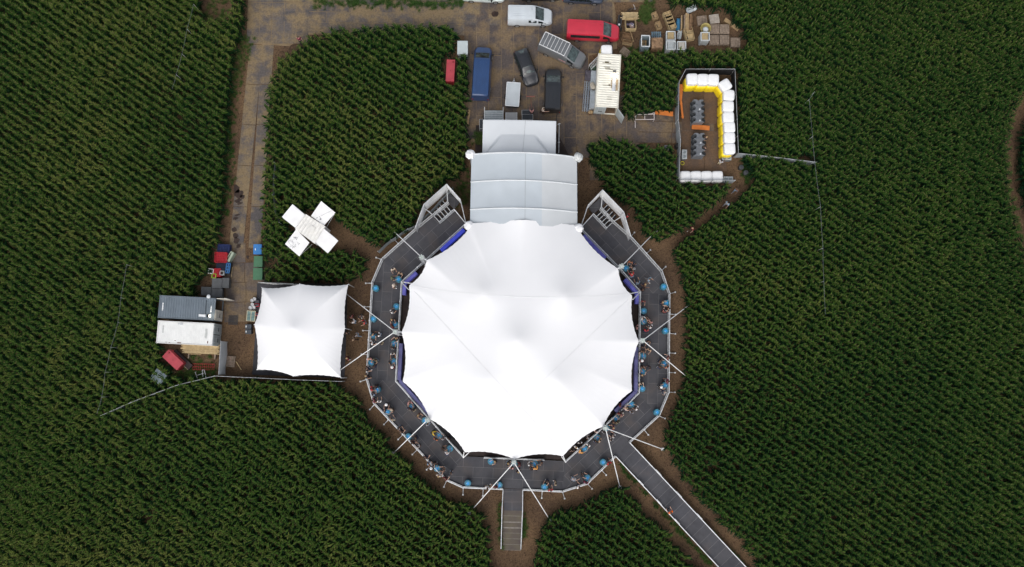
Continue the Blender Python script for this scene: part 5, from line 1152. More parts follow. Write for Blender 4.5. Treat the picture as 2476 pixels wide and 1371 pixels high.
# left yard: crates, bins, tanks
def mesh_crates(x, y, w, d, h, rz, c, label, n=3):
    t = place('crate_pile', label, 'plastic crates', x, y, h, rz, 'plastic crate piles left of the lane'); ma = mat(c[0], c[1], .45, .15, 5)
    for i in range(n):
        zz = h/n*i; m = MB(); ww, dd, hh = w, d, h/n*.94
        for s in (-1, 1): m.box((s*ww/2, 0, zz+hh/2), (.03, dd, hh)); m.box((0, s*dd/2, zz+hh/2), (ww, .03, hh))
        for k in range(7): m.box(((k-3)*ww/7.5, 0, zz+hh*.8), (.035, dd, .05))
        for k in range(5): m.box((0, (k-2)*dd/5.5, zz+hh*.82), (ww, .035, .05))
        m.box((0, 0, zz+.04), (ww, dd, .03)); m.build('crate', ma, t)
    return t
mesh_crates(540, 601, 1.3, .95, .8, -3, ('navy_crate_plastic', (.012, .025, .11)), 'dark navy crate pile at the top of the crate row by the lane'); mesh_crates(533.5, 622, 1.35, 1.1, 1.1, -2, ('red_crate_plastic', (.42, .012, .025)), 'bright red crate pile left of the lane'); mesh_crates(535, 645, 1.1, .8, .8, 0, ('dark_blue_crate_plastic', (.008, .014, .04)), 'very dark blue crate pile below the red crates'); mesh_crates(524.5, 659, .75, .9, .9, 0, ('red_crate_plastic', (.42, .012, .025)), 'small red crate pile above the grey bulk boxes')
for x, y, w, d, rz, c, lab in ((509.5, 655.5, .55, .5, -8, (.55, .55, .56), 'small white open crate left of the small red crates'), (517, 667, .42, .45, -3, (.30, .42, .03), 'small lime green crate below the white one'), (536.5, 660, .42, .42, -4, (.35, .36, .37), 'small grey rimmed crate right of the small red crates')):
    t = place('open_crate', lab, 'crate', x, y, .9, rz); m = MB()
    for s in (-1, 1): m.box((s*w/2, 0, .75), (.07, d, .3)); m.box((0, s*d/2, .75), (w, .07, .3))
    m.build('sides', mat('crate_%s' % lab.split()[1], c, .5), t); MB().box((0, 0, .35), (w, d, .6)).build('base', mat('crate_fill', (.06, .07, .06)), t)
t = place('pallet_board', 'pale green pallet leaning aslant beside the red crates', 'pallet', 555.5, 620, .9, 62); MB().box((0, 0, .45), (1.15, .42, .8)).build('frame', mat('pale_green_paint', (.30, .36, .28), .7, .12, 3), t); MB().box((0, .08, .86), (.9, .09, .02)).build('slot', BLACK, t)
t = place('blue_pallet', 'bright blue plastic pallet standing on edge below the pale green one', 'pallet', 550.5, 648, .9, 84); BPL = mat('bright_blue_plastic', (.04, .17, .42), .45, .1, 4); m = MB()
for y in (-.22, -.04, .18): m.box((0, y, .85), (1.15, .07, .1))
for x in (-.54, -.18, .18, .54): m.box((x, -.02, .85), (.08, .46, .1))
m.build('grid', BPL, t); MB().box((0, 0, .4), (1.1, .4, .78)).build('pile', BLACK, t)
t = place('stick', 'thin pale wooden batten lying beside the blue pallet', 'batten', 560.5, 658, .1, 86); MB().box((0, 0, .07), (1.1, .05, .05)).build('batten', PW3, t)
GB = mat('grey_bulk_plastic', (.085, .09, .095), .6, .15, 2)
def grey_bin(x, y, w, d, h, label, rz=-1):
    t = place('bulk_box', label, 'bulk box', x, y, h, rz, 'dark grey bulk boxes above the left containers'); MB().box((0, 0, h/2+.04), (w, d, h-.08)).build('body', GB, t, bevel=.02); MB().box((0, 0, h), (w+.05, d+.05, .05)).build('lid', GB, t, bevel=.015)
    for s in (-1, 1): MB().box((s*(w/2-.1), 0, .03), (.12, d, .06)).build('foot', GB, t)
grey_bin(524.5, 685, 1.05, 1.05, .9, 'dark grey bulk box, upper left of the group of four'); grey_bin(545, 684, .75, 1.05, .8, 'narrow dark grey bulk box at the lane side'); grey_bin(524.5, 708, 1.15, .9, .75, 'dark grey bulk box touching the slate container'); grey_bin(498.5, 704, 1.05, .9, .6, 'dark brown grey bulk box half in the maize')
def wheelie(x, y, c, label, w=.9, d=1.1):
    t = place('waste_bin', label, 'waste bin', x, y, 1.2, 0, 'lidded waste bins right of the lane'); ma = mat(c[0], c[1], .5, .08, 2)
    MB().prism([(-w*.44, -d*.44), (w*.44, -d*.44), (w*.44, d*.44), (-w*.44, d*.44)], .14, 1.1).build('body', ma, t, bevel=.03)
    MB().grid(lambda u, v: ((u-.5)*w, (v-.5)*d, 1.13+.08*math.sin(math.pi*u)), 10, 4).build('lid', ma, t, smooth=True); MB().box((0, 0, 1.1), (w, d, .05)).build('rim', ma, t)
    for i in (-1, 1):
        for j in (-1, 1): MB().tube([(i*w*.36-.03, j*d*.36, .08), (i*w*.36+.03, j*d*.36, .08)], .08, 10).build('castor', BLACK, t)
    return t
t = wheelie(622, 602.5, ('blue_bin_plastic', (.03, .16, .42)), 'bright blue waste bin with a small white sticker'); MB().box((-.2, -.02, 1.215), (.08, .2, .008)).build('sticker', wm, t)
wheelie(623.5, 632, ('green_bin_plastic', (.05, .14, .075)), 'green waste bin between the blue bin and the other green bin', .95, 1.2); wheelie(622.5, 662, ('green_bin_plastic', (.05, .14, .075)), 'green waste bin nearest the square tent', 1.0, 1.3)
# kegs, pallet and boxes beside the square tent
KEG = mat('keg_steel', (.55, .56, .57), .35, .12, 5, .5)
for i, (x, y, lab) in enumerate(((609, 726.5, 'topmost left steel keg of the cluster by the square tent'), (614.5, 723, 'steel keg at the upper right of the cluster'), (609.5, 736.5, 'steel keg in the middle of the cluster beside the red crate'), (604.5, 744, 'lowest left steel keg of the cluster'), (613, 743, 'lowest right steel keg of the cluster'))):
    p = W(x, y, .6); t = thing('beer_keg', lab, 'keg', (p.x, p.y, 0), 0, 'steel kegs by the square tent'); MB().lathe([(.16, 0), (.19, .02), (.19, .12), (.20, .14), (.20, .44), (.19, .46), (.19, .58), (.17, .58), (.17, .5), (.05, .5), (.04, .54), (0, .54)], (0, 0, 0), 18).build('drum', KEG, t, smooth=True)
for x, y, c, lab in ((620.5, 737.5, (.5, .015, .04), 'bright red crate beside the kegs'), (622.5, 760, (.45, .02, .04), 'red crate under the edge of the square tent'), (621, 729, (.03, .035, .05), 'black crate above the bright red crate')):
    t = place('drink_crate', lab, 'crate', x, y, .5, 0); MB().box((0, 0, .22), (.5, .32, .42)).build('body', mat('crate_%d%d' % (x, y), c, .5), t, bevel=.02); MB().box((0, 0, .44), (.42, .24, .02)).build('top', mat('crate_top', (.05, .05, .06)), t)
t = place('pallet', 'pale green pallet with blue slots beside the square tent', 'pallet', 606.5, 764, .3, -3); MB().box((0, 0, .12), (.92, 1.1, .2)).build('core', mat('slot_blue', (.05, .12, .16), .6), t)
m = MB()
for i in range(8): m.box((0, (i-3.5)*.15, .24), (.9, .075, .03))
m.build('slats', mat('pale_green_slat', (.22, .33, .29), .6), t); m = MB()
for x in (-.45, 0, .45): m.box((x, 0, .262), (.07, 1.12, .02))
for y in (-.55, .55): m.box((0, y, .268), (.94, .06, .02))
m.build('border', mat('pale_yellow_wood', (.5, .46, .33), .7), t)
for y, lab in ((789.5, 'upper dark grey lidded box with a white label'), (802, 'lower dark grey lidded box with a white label')):
    t = place('lidded_box', lab, 'box', 600, y, .6, -1, 'dark lidded boxes beside the square tent'); MB().box((0, 0, .3), (.68, .5, .58)).build('body', mat('dark_slate_plastic', (.045, .055, .07), .5), t, bevel=.02); MB().box((-.22, 0, .6), (.1, .2, .01)).build('sticker', wm, t)
t = place('drain_grate', 'square dark steel grate lying on the plates', 'grate', 564, 774, .05, -2); m = MB()
for i in range(9): m.box(((i-4)*.12, 0, .07), (.04, 1.05, .05)); m.box((0, (i-4)*.12, .075), (1.05, .03, .04))
m.build('bars', mat('dark_grate', (.05, .05, .055), .6), t)
t = place('wooden_pallet', 'weathered pallet leaning by the white board wall', 'pallet', 556, 874, .3, -5); pallet(t, 1.05, 1.2, .1, 8, PW2, 1); MB().box((0, .1, .19), (.06, 1.0, .02)).build('red_slat', mat('faded_red_wood', (.3, .12, .12), .8), t); MB().box((0, 0, .05), (.9, 1.0, .1)).build('bearer', PWD, t)
t = place('wooden_pole', 'thin wooden pole lying right of the weathered pallet', 'pole', 577, 884, .05, -56); MB().box((0, 0, .05), (1.1, .07, .06)).build('pole', PW3, t)
t = place('timber_pile', 'long pile of fresh yellow timber below the white container', 'timber', 484, 843, .6, -2)
for i in range(12):
    y = .42-i*.085; l = 4.3-R.uniform(0, .5); MB().box((R.uniform(-.15, .15), y, .5+R.uniform(-.04, .1)-i*.01), (l, .08, .1), R.uniform(-.006, .006)).build('beam', PW3, t)
for x in (-1.3, 1.6): MB().box((x, -.15, .2), (.12, 1.9, .4)).build('bearer', PW2, t)
MB().box((-.6, -.62, .45), (1.4, .08, .1)).build('beam', PW, t)
# red tanks
RT = mat('faded_red_tank', (.36, .045, .06), .55, .12, 1.5); RTD = mat('dark_red_tank_side', (.20, .012, .018), .55, .12, 1.5)
def tank(x, y, l, w, h, rz, label):
    t = place('fuel_tank', label, 'tank', x, y, h, rz, 'red steel tanks'); MB().box((0, 0, h/2+.05), (l, w, h-.1)).build('body', RT, t, bevel=.05)
    MB().box((0, 0, h), (l*.99, w*.99, .04)).build('top', RT, t, bevel=.015); MB().lathe([(.1, 0), (.1, .06), (.06, .08), (0, .08)], (-l/2+.3, w/2-.22, h+.01), 14).build('filler_cap', RTD, t); MB().box((l/2+.015, 0, h*.5), (.03, w*.9, h*.7)).build('end_plate', RTD, t); MB().box((.05, 0, h+.025), (.12, .1, .02)).build('badge', RTD, t)
    return t
tank(1089, 170, 2.5, .95, 1.5, -93, 'faded red steel tank standing in the maize left of the blue van'); tank(417.5, 870, 2.2, 1.05, 1.4, -42, 'faded red steel tank lying aslant below the left containers')
t = place('dark_trough', 'long dark trough with a pale edge beside the slanted red tank', 'trough', 440, 870, .5, -42); MB().box((0, 0, .3), (2.6, .7, .5)).build('body', mat('dark_brown_steel', (.025, .016, .016), .7), t); MB().tube([(-1.25, -.3, .62), (1.25, -.3, .62)], .03, 6).build('edge_bar', mat('tan_bar', (.3, .24, .17)), t)
t = place('red_grate', 'red wire rack lying on the ground below the timber pile', 'rack', 492, 887, .3, -1); RW = mat('red_wire', (.34, .03, .04), .55); m = MB()
for i in range(12): m.tube([(-1.15+i*.21, -.32, .3), (-1.15+i*.21, .32, .3)], .02, 5)
for y in (-.32, 0, .32): m.tube([(-1.18, y, .3), (.65 if y == -.32 else 1.2, y, .3)], .03, 5)
m.build('bars', RW, t); m = MB()
for x in (-1.15, .6, 1.1):
    for y in (-.32, .32): m.tube([(x, y, 0), (x, y, .3)], .025, 5)
m.build('legs', RW, t)
t = place('steel_trestle', 'pale steel trestle standing below the red wire rack', 'trestle', 484, 907, .6, 8); MB().tube([(-.5, .4, .6), (-.35, -.3, .6)], .03, 6).tube([(-.42, 0, .6), (.4, .15, .6)], .03, 6).tube([(.3, .5, .7), (.3, -.35, .6), (.6, -.35, .6), (.55, .5, .7), (.3, .5, .7)], .03, 6).build('frame', STEEL, t); MB().tube([(-.5, .4, 0), (-.5, .4, .6)], .03, 6).tube([(.55, -.35, 0), (.55, -.35, .6)], .03, 6).tube([(.3, .45, 0), (.3, .45, .65)], .03, 6).build('legs', STEEL, t)
def slab(x, y, w, d, h, rz, label, c):
    t = place('panel_box', label, 'cabinet', x, y, h, rz); MB().box((0, 0, h/2+.03), (w, d, h-.06)).build('body', mat('cabinet_side', (.25, .28, .29), .6), t, bevel=.02); MB().box((0, 0, h), (w+.06, d+.06, .05)).build('lid', mat('pale_cabinet_%d' % x, c, .5, .05, 2), t, bevel=.015)
slab(1118.5, 115, 1.12, 1.5, 1.6, 0, 'pale grey cabinet in the maize corner beside the blue van', (.40, .45, .46)); slab(383, 911, 1.3, 1.2, 1.3, -35, 'grey blue cabinet half hidden in maize below the slanted tank', (.24, .30, .34))
t = place('grey_cowl', 'pair of dark grey bins at the path edge right of the pen', 'bin', 1793, 404, .7, 0)
for x, y in ((0, 0), (.5, -.6)): MB().lathe([(.24, 0), (.27, .6), (.28, .66), (.0, .7)], (x, y, 0), 14).build('drum', mat('dark_grey_drum', (.045, .05, .055), .6), t, smooth=True)

for x, y, z in ((1486, 190, 3.05), (516, 763, 3.0)):      # the two lit roof lamps throw a warm pool on their roofs
    L_ = bpy.data.lights.new('roof_lamp', 'POINT'); L_.energy = 9; L_.color = (1, .86, .62); L_.shadow_soft_size = .12
    o = bpy.data.objects.new('roof_lamp', L_); COL.objects.link(o); o.location = W(x, y, z)
# ------------------------------------------------------------------ barrel tables
BB_ = [mat('bright_blue_drum', (.010, .19, .50), .4, .08, 4), mat('shaded_blue_drum', (.035, .17, .25), .35, .12, 4)]  # second drum is the same blue with the canopy shade mixed into its colour
def barrel_mesh():
    m = MB(); r = .33
    m.lathe([(r-.03, 0), (r-.01, .02), (r, .06), (r, .28), (r+.018, .31), (r, .34), (r, .58), (r+.018, .61), (r, .64), (r, .84), (r+.012, .87), (r+.012, .90), (r-.02, .905), (r-.03, .885), (0, .88)], (0, 0, 0), 26)
    return m
bar0 = barrel_mesh().build('barrel_table', BB_[0], smooth=True)
bung = MB().lathe([(.035, 0), (.035, .02), (0, .022)], (.09, .05, .88), 10).build('bung', mat('pale_blue_bung', (.5, .68, .78), .4), bar0)
top_ = MB().lathe([(.16, 0), (.17, .006), (.155, .010), (0, .004)], (0, 0, .883), 24).build('lid_ring', mat('lid_blue', (.02, .26, .60), .4), bar0)
BAR = [(963, 675, 1), (908, 697, 0), (958, 741, 0), (902, 771, 0), (955, 785, 1), (902, 811, 0), (953, 831, 1), (951, 874, 1), (897, 878, 0), (912, 942, 0), (995, 983, 1), (937, 996, 0), (1027, 1017, 1), (987, 1056, 0), (1061, 1053, 2), (1088, 1085, 2), (1056.5, 1133, 0), (1131, 1169, 0), (1187, 1116, 0), (1243, 1120.5, 1), (1207, 1173.5, 0), (1293, 1121.5, 0), (1316.5, 1178, 0), (1420.5, 1156, 0), (1414, 1085.5, 1), (1444.5, 1058, 0), (1467, 1036, 1), (1458.5, 1118, 0), (1490, 1012, 0), (1527, 978, 1), (1553, 940, 0), (1608.5, 932, 0), (1589, 997, 0), (1605.5, 693, 0), (1612, 733, 0), (1557, 752, 1), (1556.5, 777, 2), (1610, 800, 0), (1555, 861, 0), (1553.5, 899, 1), (1607, 879, 0), (1514, 648, 0)]
SN = ['upper left walkway', 'left walkway', 'lower left walkway', 'bottom walkway', 'lower right walkway', 'right walkway', 'upper right walkway']
SP = [[W2(x, y, ZR) for x, y in P] for P in SECT]
def segd(p, a, b):
    d = b-a; t = max(0, min(1, (p-a).dot(d)/d.length_squared)); return (a+d*t-p).length
RO = [[Vector(W2(x, y, ZR)) for x, y in r] for r in OUT]; RI = [[Vector(W2(x, y, ZR)) for x, y in r] for r in INN]
def where(x, y, z):
    p = Vector(W2(x, y, z))
    s = next((i for i, P in enumerate(SP) if inpoly(p.x, p.y, P)), None)
    if s is None:
        s = min(range(7), key=lambda i: min((Vector(q)-p).length for q in SP[i]))
    do = min(segd(p, a, b) for r in RO for a, b in zip(r, r[1:])); di = min(segd(p, a, b) for r in RI for a, b in zip(r, r[1:]))
    return s, ('outer rail' if do < di else 'inner rail'), min(do, di)
def number(items, key, phr):
    """adds an ordinal where several share a key"""
    out = {}; g = {}
    for i, it in enumerate(items): g.setdefault(key(it), []).append(i)
    for k, ids in g.items():
        left = 'bottom' in str(k)
        ids = sorted(ids, key=lambda i: items[i][0] if left else items[i][1])
        for n, i in enumerate(ids): out[i] = '' if len(ids) == 1 else f", {ordn[n]} {phr}from {'left' if left else 'top'}"
    return out
bw = [where(x, y, 1.9) for x, y, k in BAR]
bn = number([(x, y, SN[w[0]], w[1]) for (x, y, k), w in zip(BAR, bw)], lambda i: (i[2], i[3]), '')
BP_ = []
gm = bpy.data.meshes.new('drinking_glass'); g_ = MB().lathe([(.028, 0), (.036, .12), (.034, .12), (.027, .01), (0, .01)], (0, 0, 0), 12); gm.from_pydata(g_.v, [], g_.f); gm.materials.append(mat('cloudy_glass', (.62, .66, .62), .1, .1, 4, spec=.6))
for i, (x, y, k) in enumerate(BAR):
    p = W(x, y, ZD+.9); BP_.append(Vector((p.x, p.y)))
    o = bar0 if i == 0 else dup(bar0)
    o.location = (p.x, p.y, ZD); o.rotation_euler.z = R.uniform(0, 6.28)
    s, r, dd = bw[i]
    tag(o, f'blue barrel table by the {r}, {SN[s]}{bn[i]}', 'barrel table', 'blue barrel tables along the walkway')
    if k:
        o.data = bar0.data.copy(); o.data.materials[0] = BB_[1]
        for q in range(3 if k == 2 else 1):
            a = R.uniform(0, 6.28); rr = R.uniform(.08, .22); go = bpy.data.objects.new('drinking_glass', gm); COL.objects.link(go); go.location = (p.x+rr*math.cos(a), p.y+rr*math.sin(a), ZD+.888+.006)
            tag(go, f'glass on the blue barrel by the {r}, {SN[s]}{bn[i]}', 'glass', f'glasses on barrel {i+1}' if False else 'glasses on the barrel tables')
# ------------------------------------------------------------------ people
def skin_mesh(nodes, edges, sub=1):
    """nodes: [(pos, radius)], first is the root"""
    me = bpy.data.meshes.new('skin_tmp'); me.from_pydata([n[0] for n in nodes], edges, []); o = bpy.data.objects.new('skin_tmp', me); COL.objects.link(o)
    md = o.modifiers.new('skin', 'SKIN'); md.use_smooth_shade = True
    sv = me.skin_vertices[0].data
    for i, n in enumerate(nodes):
        r = n[1]; sv[i].radius = r if isinstance(r, tuple) else (r, r); sv[i].use_root = (i == 0)
    s = o.modifiers.new('sub', 'SUBSURF'); s.levels = s.render_levels = sub
    dg = bpy.context.evaluated_depsgraph_get(); r = bpy.data.meshes.new_from_object(o.evaluated_get(dg)); bpy.data.objects.remove(o); bpy.data.meshes.remove(me)
    return r
def figure(lean, armsL, armsR, stride):
    """arms: (upper arm pitch forward, elbow bend, outward) in degrees"""
    V3 = Vector; pv = V3((0, 0, .93))
    def T(x, y, z):      # torso point leaned forward about the pelvis
        p = V3((x, y, z))-pv; a = rad(lean); return pv+V3((p.x, p.y*math.cos(a)+p.z*math.sin(a), p.z*math.cos(a)-p.y*math.sin(a)))
    N = {}; E_ = []
    def node(n, p, r, par=None):
        N[n] = (p, r)
        if par: E_.append((par, n))
    node('pelvis', T(0, 0, .95), .125); node('waist', T(0, 0, 1.10), .112, 'pelvis'); node('chest', T(0, .01, 1.28), .128, 'waist'); node('upper', T(0, 0, 1.40), .10, 'chest'); node('neck', T(0, .015, 1.50), .05, 'upper')
    node('jaw', T(0, .04, 1.585), .062, 'neck'); node('skull', T(0, .02, 1.665), .088, 'jaw'); node('crown', T(0, .005, 1.72), .065, 'skull'); node('nose', T(0, .115, 1.63), .014, 'jaw')
    J = {}
    for s, nm, (pt, el, ow) in ((-1, 'l', armsL), (1, 'r', armsR)):
        sh = T(s*.185, 0, 1.42); a = rad(pt); o_ = rad(ow)
        u = V3((s*math.sin(o_), math.sin(a)*math.cos(o_), -math.cos(a)*math.cos(o_))); eb = sh+u*.29
        a2 = a+rad(el); f = V3((s*math.sin(o_)*.2-s*.12*min(1, el/60), math.sin(a2), -math.cos(a2))).normalized(); wr = eb+f*.25; pm = wr+f*.07
        node('sh'+nm, sh, .062, 'upper'); node('el'+nm, eb, .042, 'sh'+nm); node('wr'+nm, wr, .029, 'el'+nm); node('pa'+nm, pm, (.036, .024), 'wr'+nm)
        side = f.cross(V3((0, 0, 1))); side = V3((1, 0, 0)) if side.length < .2 else side.normalized(); dn = side.cross(f)
        for q, (off, ln) in enumerate(((-.028, .062), (-.010, .074), (.010, .070), (.027, .056))):
            b = pm+f*.03+side*off; node(f'f{q}{nm}', b, .010, 'pa'+nm); node(f'g{q}{nm}', b+f*ln*.55-dn*.01, .009, f'f{q}{nm}'); node(f'h{q}{nm}', b+f*ln*.9-dn*.032, .0075, f'g{q}{nm}')
        node('t1'+nm, wr+f*.04-side*s*.045, .012, 'pa'+nm); node('t2'+nm, wr+f*.085-side*s*.055, .009, 't1'+nm)
        J['sh'+nm], J['el'+nm] = sh, eb
    for s, nm in ((-1, 'l'), (1, 'r')):
        st = stride*s; hp = V3((s*.095, 0, .88)); kn = V3((s*.10, .20*st+.02, .49)); an = V3((s*.105, .34*st-.05*abs(st), .085+.05*max(0, -st))); to = an+V3((s*.02, .14, -.05))
        node('hp'+nm, hp, .082, 'pelvis'); node('kn'+nm, kn, .056, 'hp'+nm); node('an'+nm, an, .038, 'kn'+nm); node('to'+nm, to, .032, 'an'+nm)
        J['hp'+nm], J['kn'+nm], J['an'+nm], J['to'+nm] = hp, kn, an, to
    keys = list(N); ix = {k: i for i, k in enumerate(keys)}
    body = skin_mesh([N[k] for k in keys], [(ix[a], ix[b]) for a, b in E_])
    # clothes
    sh = [(T(0, 0, .97), .138), (T(0, 0, 1.10), .134), (T(0, .01, 1.28), .148), (T(0, 0, 1.40), .122), (T(0, .012, 1.455), .07)]
    se = [(0, 1), (1, 2), (2, 3), (3, 4)]
    for nm in 'lr': sh += [(J['sh'+nm], .078), (lerp(J['sh'+nm], J['el'+nm], .7), .062)]; k = len(sh); se += [(3, k-2), (k-2, k-1)]
    shirt = skin_mesh(sh, se)
    tr_ = [(T(0, 0, .96), .134)]; te = []
    for nm in 'lr': tr_ += [(J['hp'+nm], .098), (J['kn'+nm], .075), (J['an'+nm]+V3((0, 0, .02)), .058)]; k = len(tr_); te += [(0, k-3), (k-3, k-2), (k-2, k-1)]
    trou = skin_mesh(tr_, te)
    shoe = []
    for nm in 'lr':
        b = bmesh.new(); c = lerp(J['an'+nm], J['to'+nm], .55); r = bmesh.ops.create_uvsphere(b, u_segments=10, v_segments=7, radius=1); bmesh.ops.transform(b, matrix=Matrix.Translation((c.x, c.y, max(.045, c.z-.02))) @ Matrix.Diagonal((.052, .135, .045, 1)), verts=r['verts'])
        m = bpy.data.meshes.new('shoe'); b.to_mesh(m); b.free(); shoe.append(m)
    hairs = []
    hc = T(0, -.012, 1.685); ax = T(0, 0, 1.7)-T(0, 0, 1.6)
    for long in (0, 1):
        b = bmesh.new(); r = bmesh.ops.create_uvsphere(b, u_segments=14, v_segments=10, radius=1)
        for v in b.verts:
            if v.co.z < -.15 and (v.co.y > -.3 or not long): v.co.z = -.15
            elif v.co.z < -.15: v.co.z *= 2.6; v.co.y *= 1.15
            if v.co.y > .75: v.co.y = .75
            v.co *= 1+.05*NZ.noise(v.co*3)
        bmesh.ops.transform(b, matrix=Matrix.Translation(hc) @ Matrix.Diagonal((.096, .108, .098, 1)), verts=b.verts)
        m = bpy.data.meshes.new('hair'); b.to_mesh(m); b.free(); hairs.append(m)
    b = bmesh.new(); bmesh.ops.create_cone(b, cap_ends=True, segments=18, radius1=.16, radius2=.15, depth=.015)
    bmesh.ops.transform(b, matrix=Matrix.Translation(hc+V3((0, .03, .02))), verts=b.verts); r = bmesh.ops.create_uvsphere(b, u_segments=14, v_segments=8, radius=1)
    bmesh.ops.transform(b, matrix=Matrix.Translation(hc+V3((0, 0, .02))) @ Matrix.Diagonal((.106, .116, .105, 1)), verts=r['verts']); cap = bpy.data.meshes.new('cap'); b.to_mesh(cap); b.free(); hairs.append(cap)
    for m in (body, shirt, trou, *shoe, *hairs):
        m.polygons.foreach_set('use_smooth', [True]*len(m.polygons)); m.materials.clear(); m.materials.append(SKIN[0])
    return body, shirt, trou, shoe, hairs
SKIN = [mat('skin_light', (.50, .31, .23), .6, .05, 6), mat('skin_mid', (.40, .24, .165), .6, .05, 6), mat('skin_dark', (.17, .09, .06), .6, .05, 6)]
POSE = {'s': figure(2, (6, 14, 9), (4, 18, 9), .12), 'h': figure(5, (18, 60, 12), (32, 85, 14), .10), 'l': figure(24, (48, 42, 16), (55, 36, 16), .10), 'w': figure(6, (28, 25, 8), (-24, 20, 8), .85), 'r': figure(14, (70, 14, 6), (62, 30, 8), .5), 'b': figure(-7, (-12, 35, 20), (22, 80, 16), .35)}
CL = {'black': (.016, .015, .018), 'dark': (.03, .025, .028), 'dark brown': (.055, .03, .022), 'dark red': (.14, .015, .022), 'brown': (.13, .07, .045), 'tan': (.38, .27, .18), 'cream': (.58, .50, .42), 'olive': (.10, .105, .06), 'pale pink': (.60, .46, .43), 'white': (.74, .74, .75), 'grey': (.22, .22, .235), 'light grey': (.42, .42, .43), 'pink': (.50, .25, .24), 'red': (.50, .03, .04), 'maroon': (.16, .02, .05), 'navy': (.02, .03, .075), 'light blue': (.26, .38, .48), 'blue grey': (.16, .22, .30), 'yellow': (.65, .48, .03), 'orange': (.72, .32, .06), 'bright orange': (.9, .16, .01), 'rust': (.34, .12, .06), 'khaki': (.30, .25, .16), 'beige': (.44, .36, .27), 'green': (.05, .14, .05)}
def cl(n): return mat('cloth_'+n.replace(' ', '_'), CL[n], .85, .1, 5)
HR = [mat('hair_dark', (.018, .012, .010), .6, .2, 8), mat('hair_brown', (.06, .035, .02), .6, .2, 8), mat('hair_blond', (.36, .25, .12), .6, .15, 8), mat('hair_grey', (.30, .29, .28), .6, .15, 8)]
TR = ['navy', 'black', 'dark', 'grey', 'blue grey', 'dark brown', 'khaki', 'black', 'navy']
def person(x, y, z, top, pose, rz, label, group, hair=None, legs=None, cap=None):
    b, s, t, h, hr = POSE[pose]; p = W(x, y, z+1.5)
    def mk(nm, me, ma, par=None):
        o = bpy.data.objects.new(nm, me); COL.objects.link(o); o.parent = par; o.material_slots[0].link = 'OBJECT'; o.material_slots[0].material = ma; return o
    o = mk('person', b, SKIN[R.choice((0, 0, 1, 1, 0, 2) if not hair == 2 else (0, 0))]); o.location = (p.x, p.y, z); o.rotation_euler.z = rz
    k = R.uniform(.95, 1.05); o.scale = (k, k, k)
    mk('shirt', s, cl(top), o); mk('trousers', t, cl(legs or R.choice(TR)), o); sc_ = cl(R.choice(('white', 'black', 'black', 'grey'))); [mk('shoe', q, sc_, o) for q in h]
    if cap: mk('cap', hr[2], cl(cap), o)
    else: mk('hair', hr[R.random() < .4], HR[hair if hair is not None else R.choice((0, 0, 0, 1, 1, 1, 2))], o)
    return tag(o, label, 'person', group)
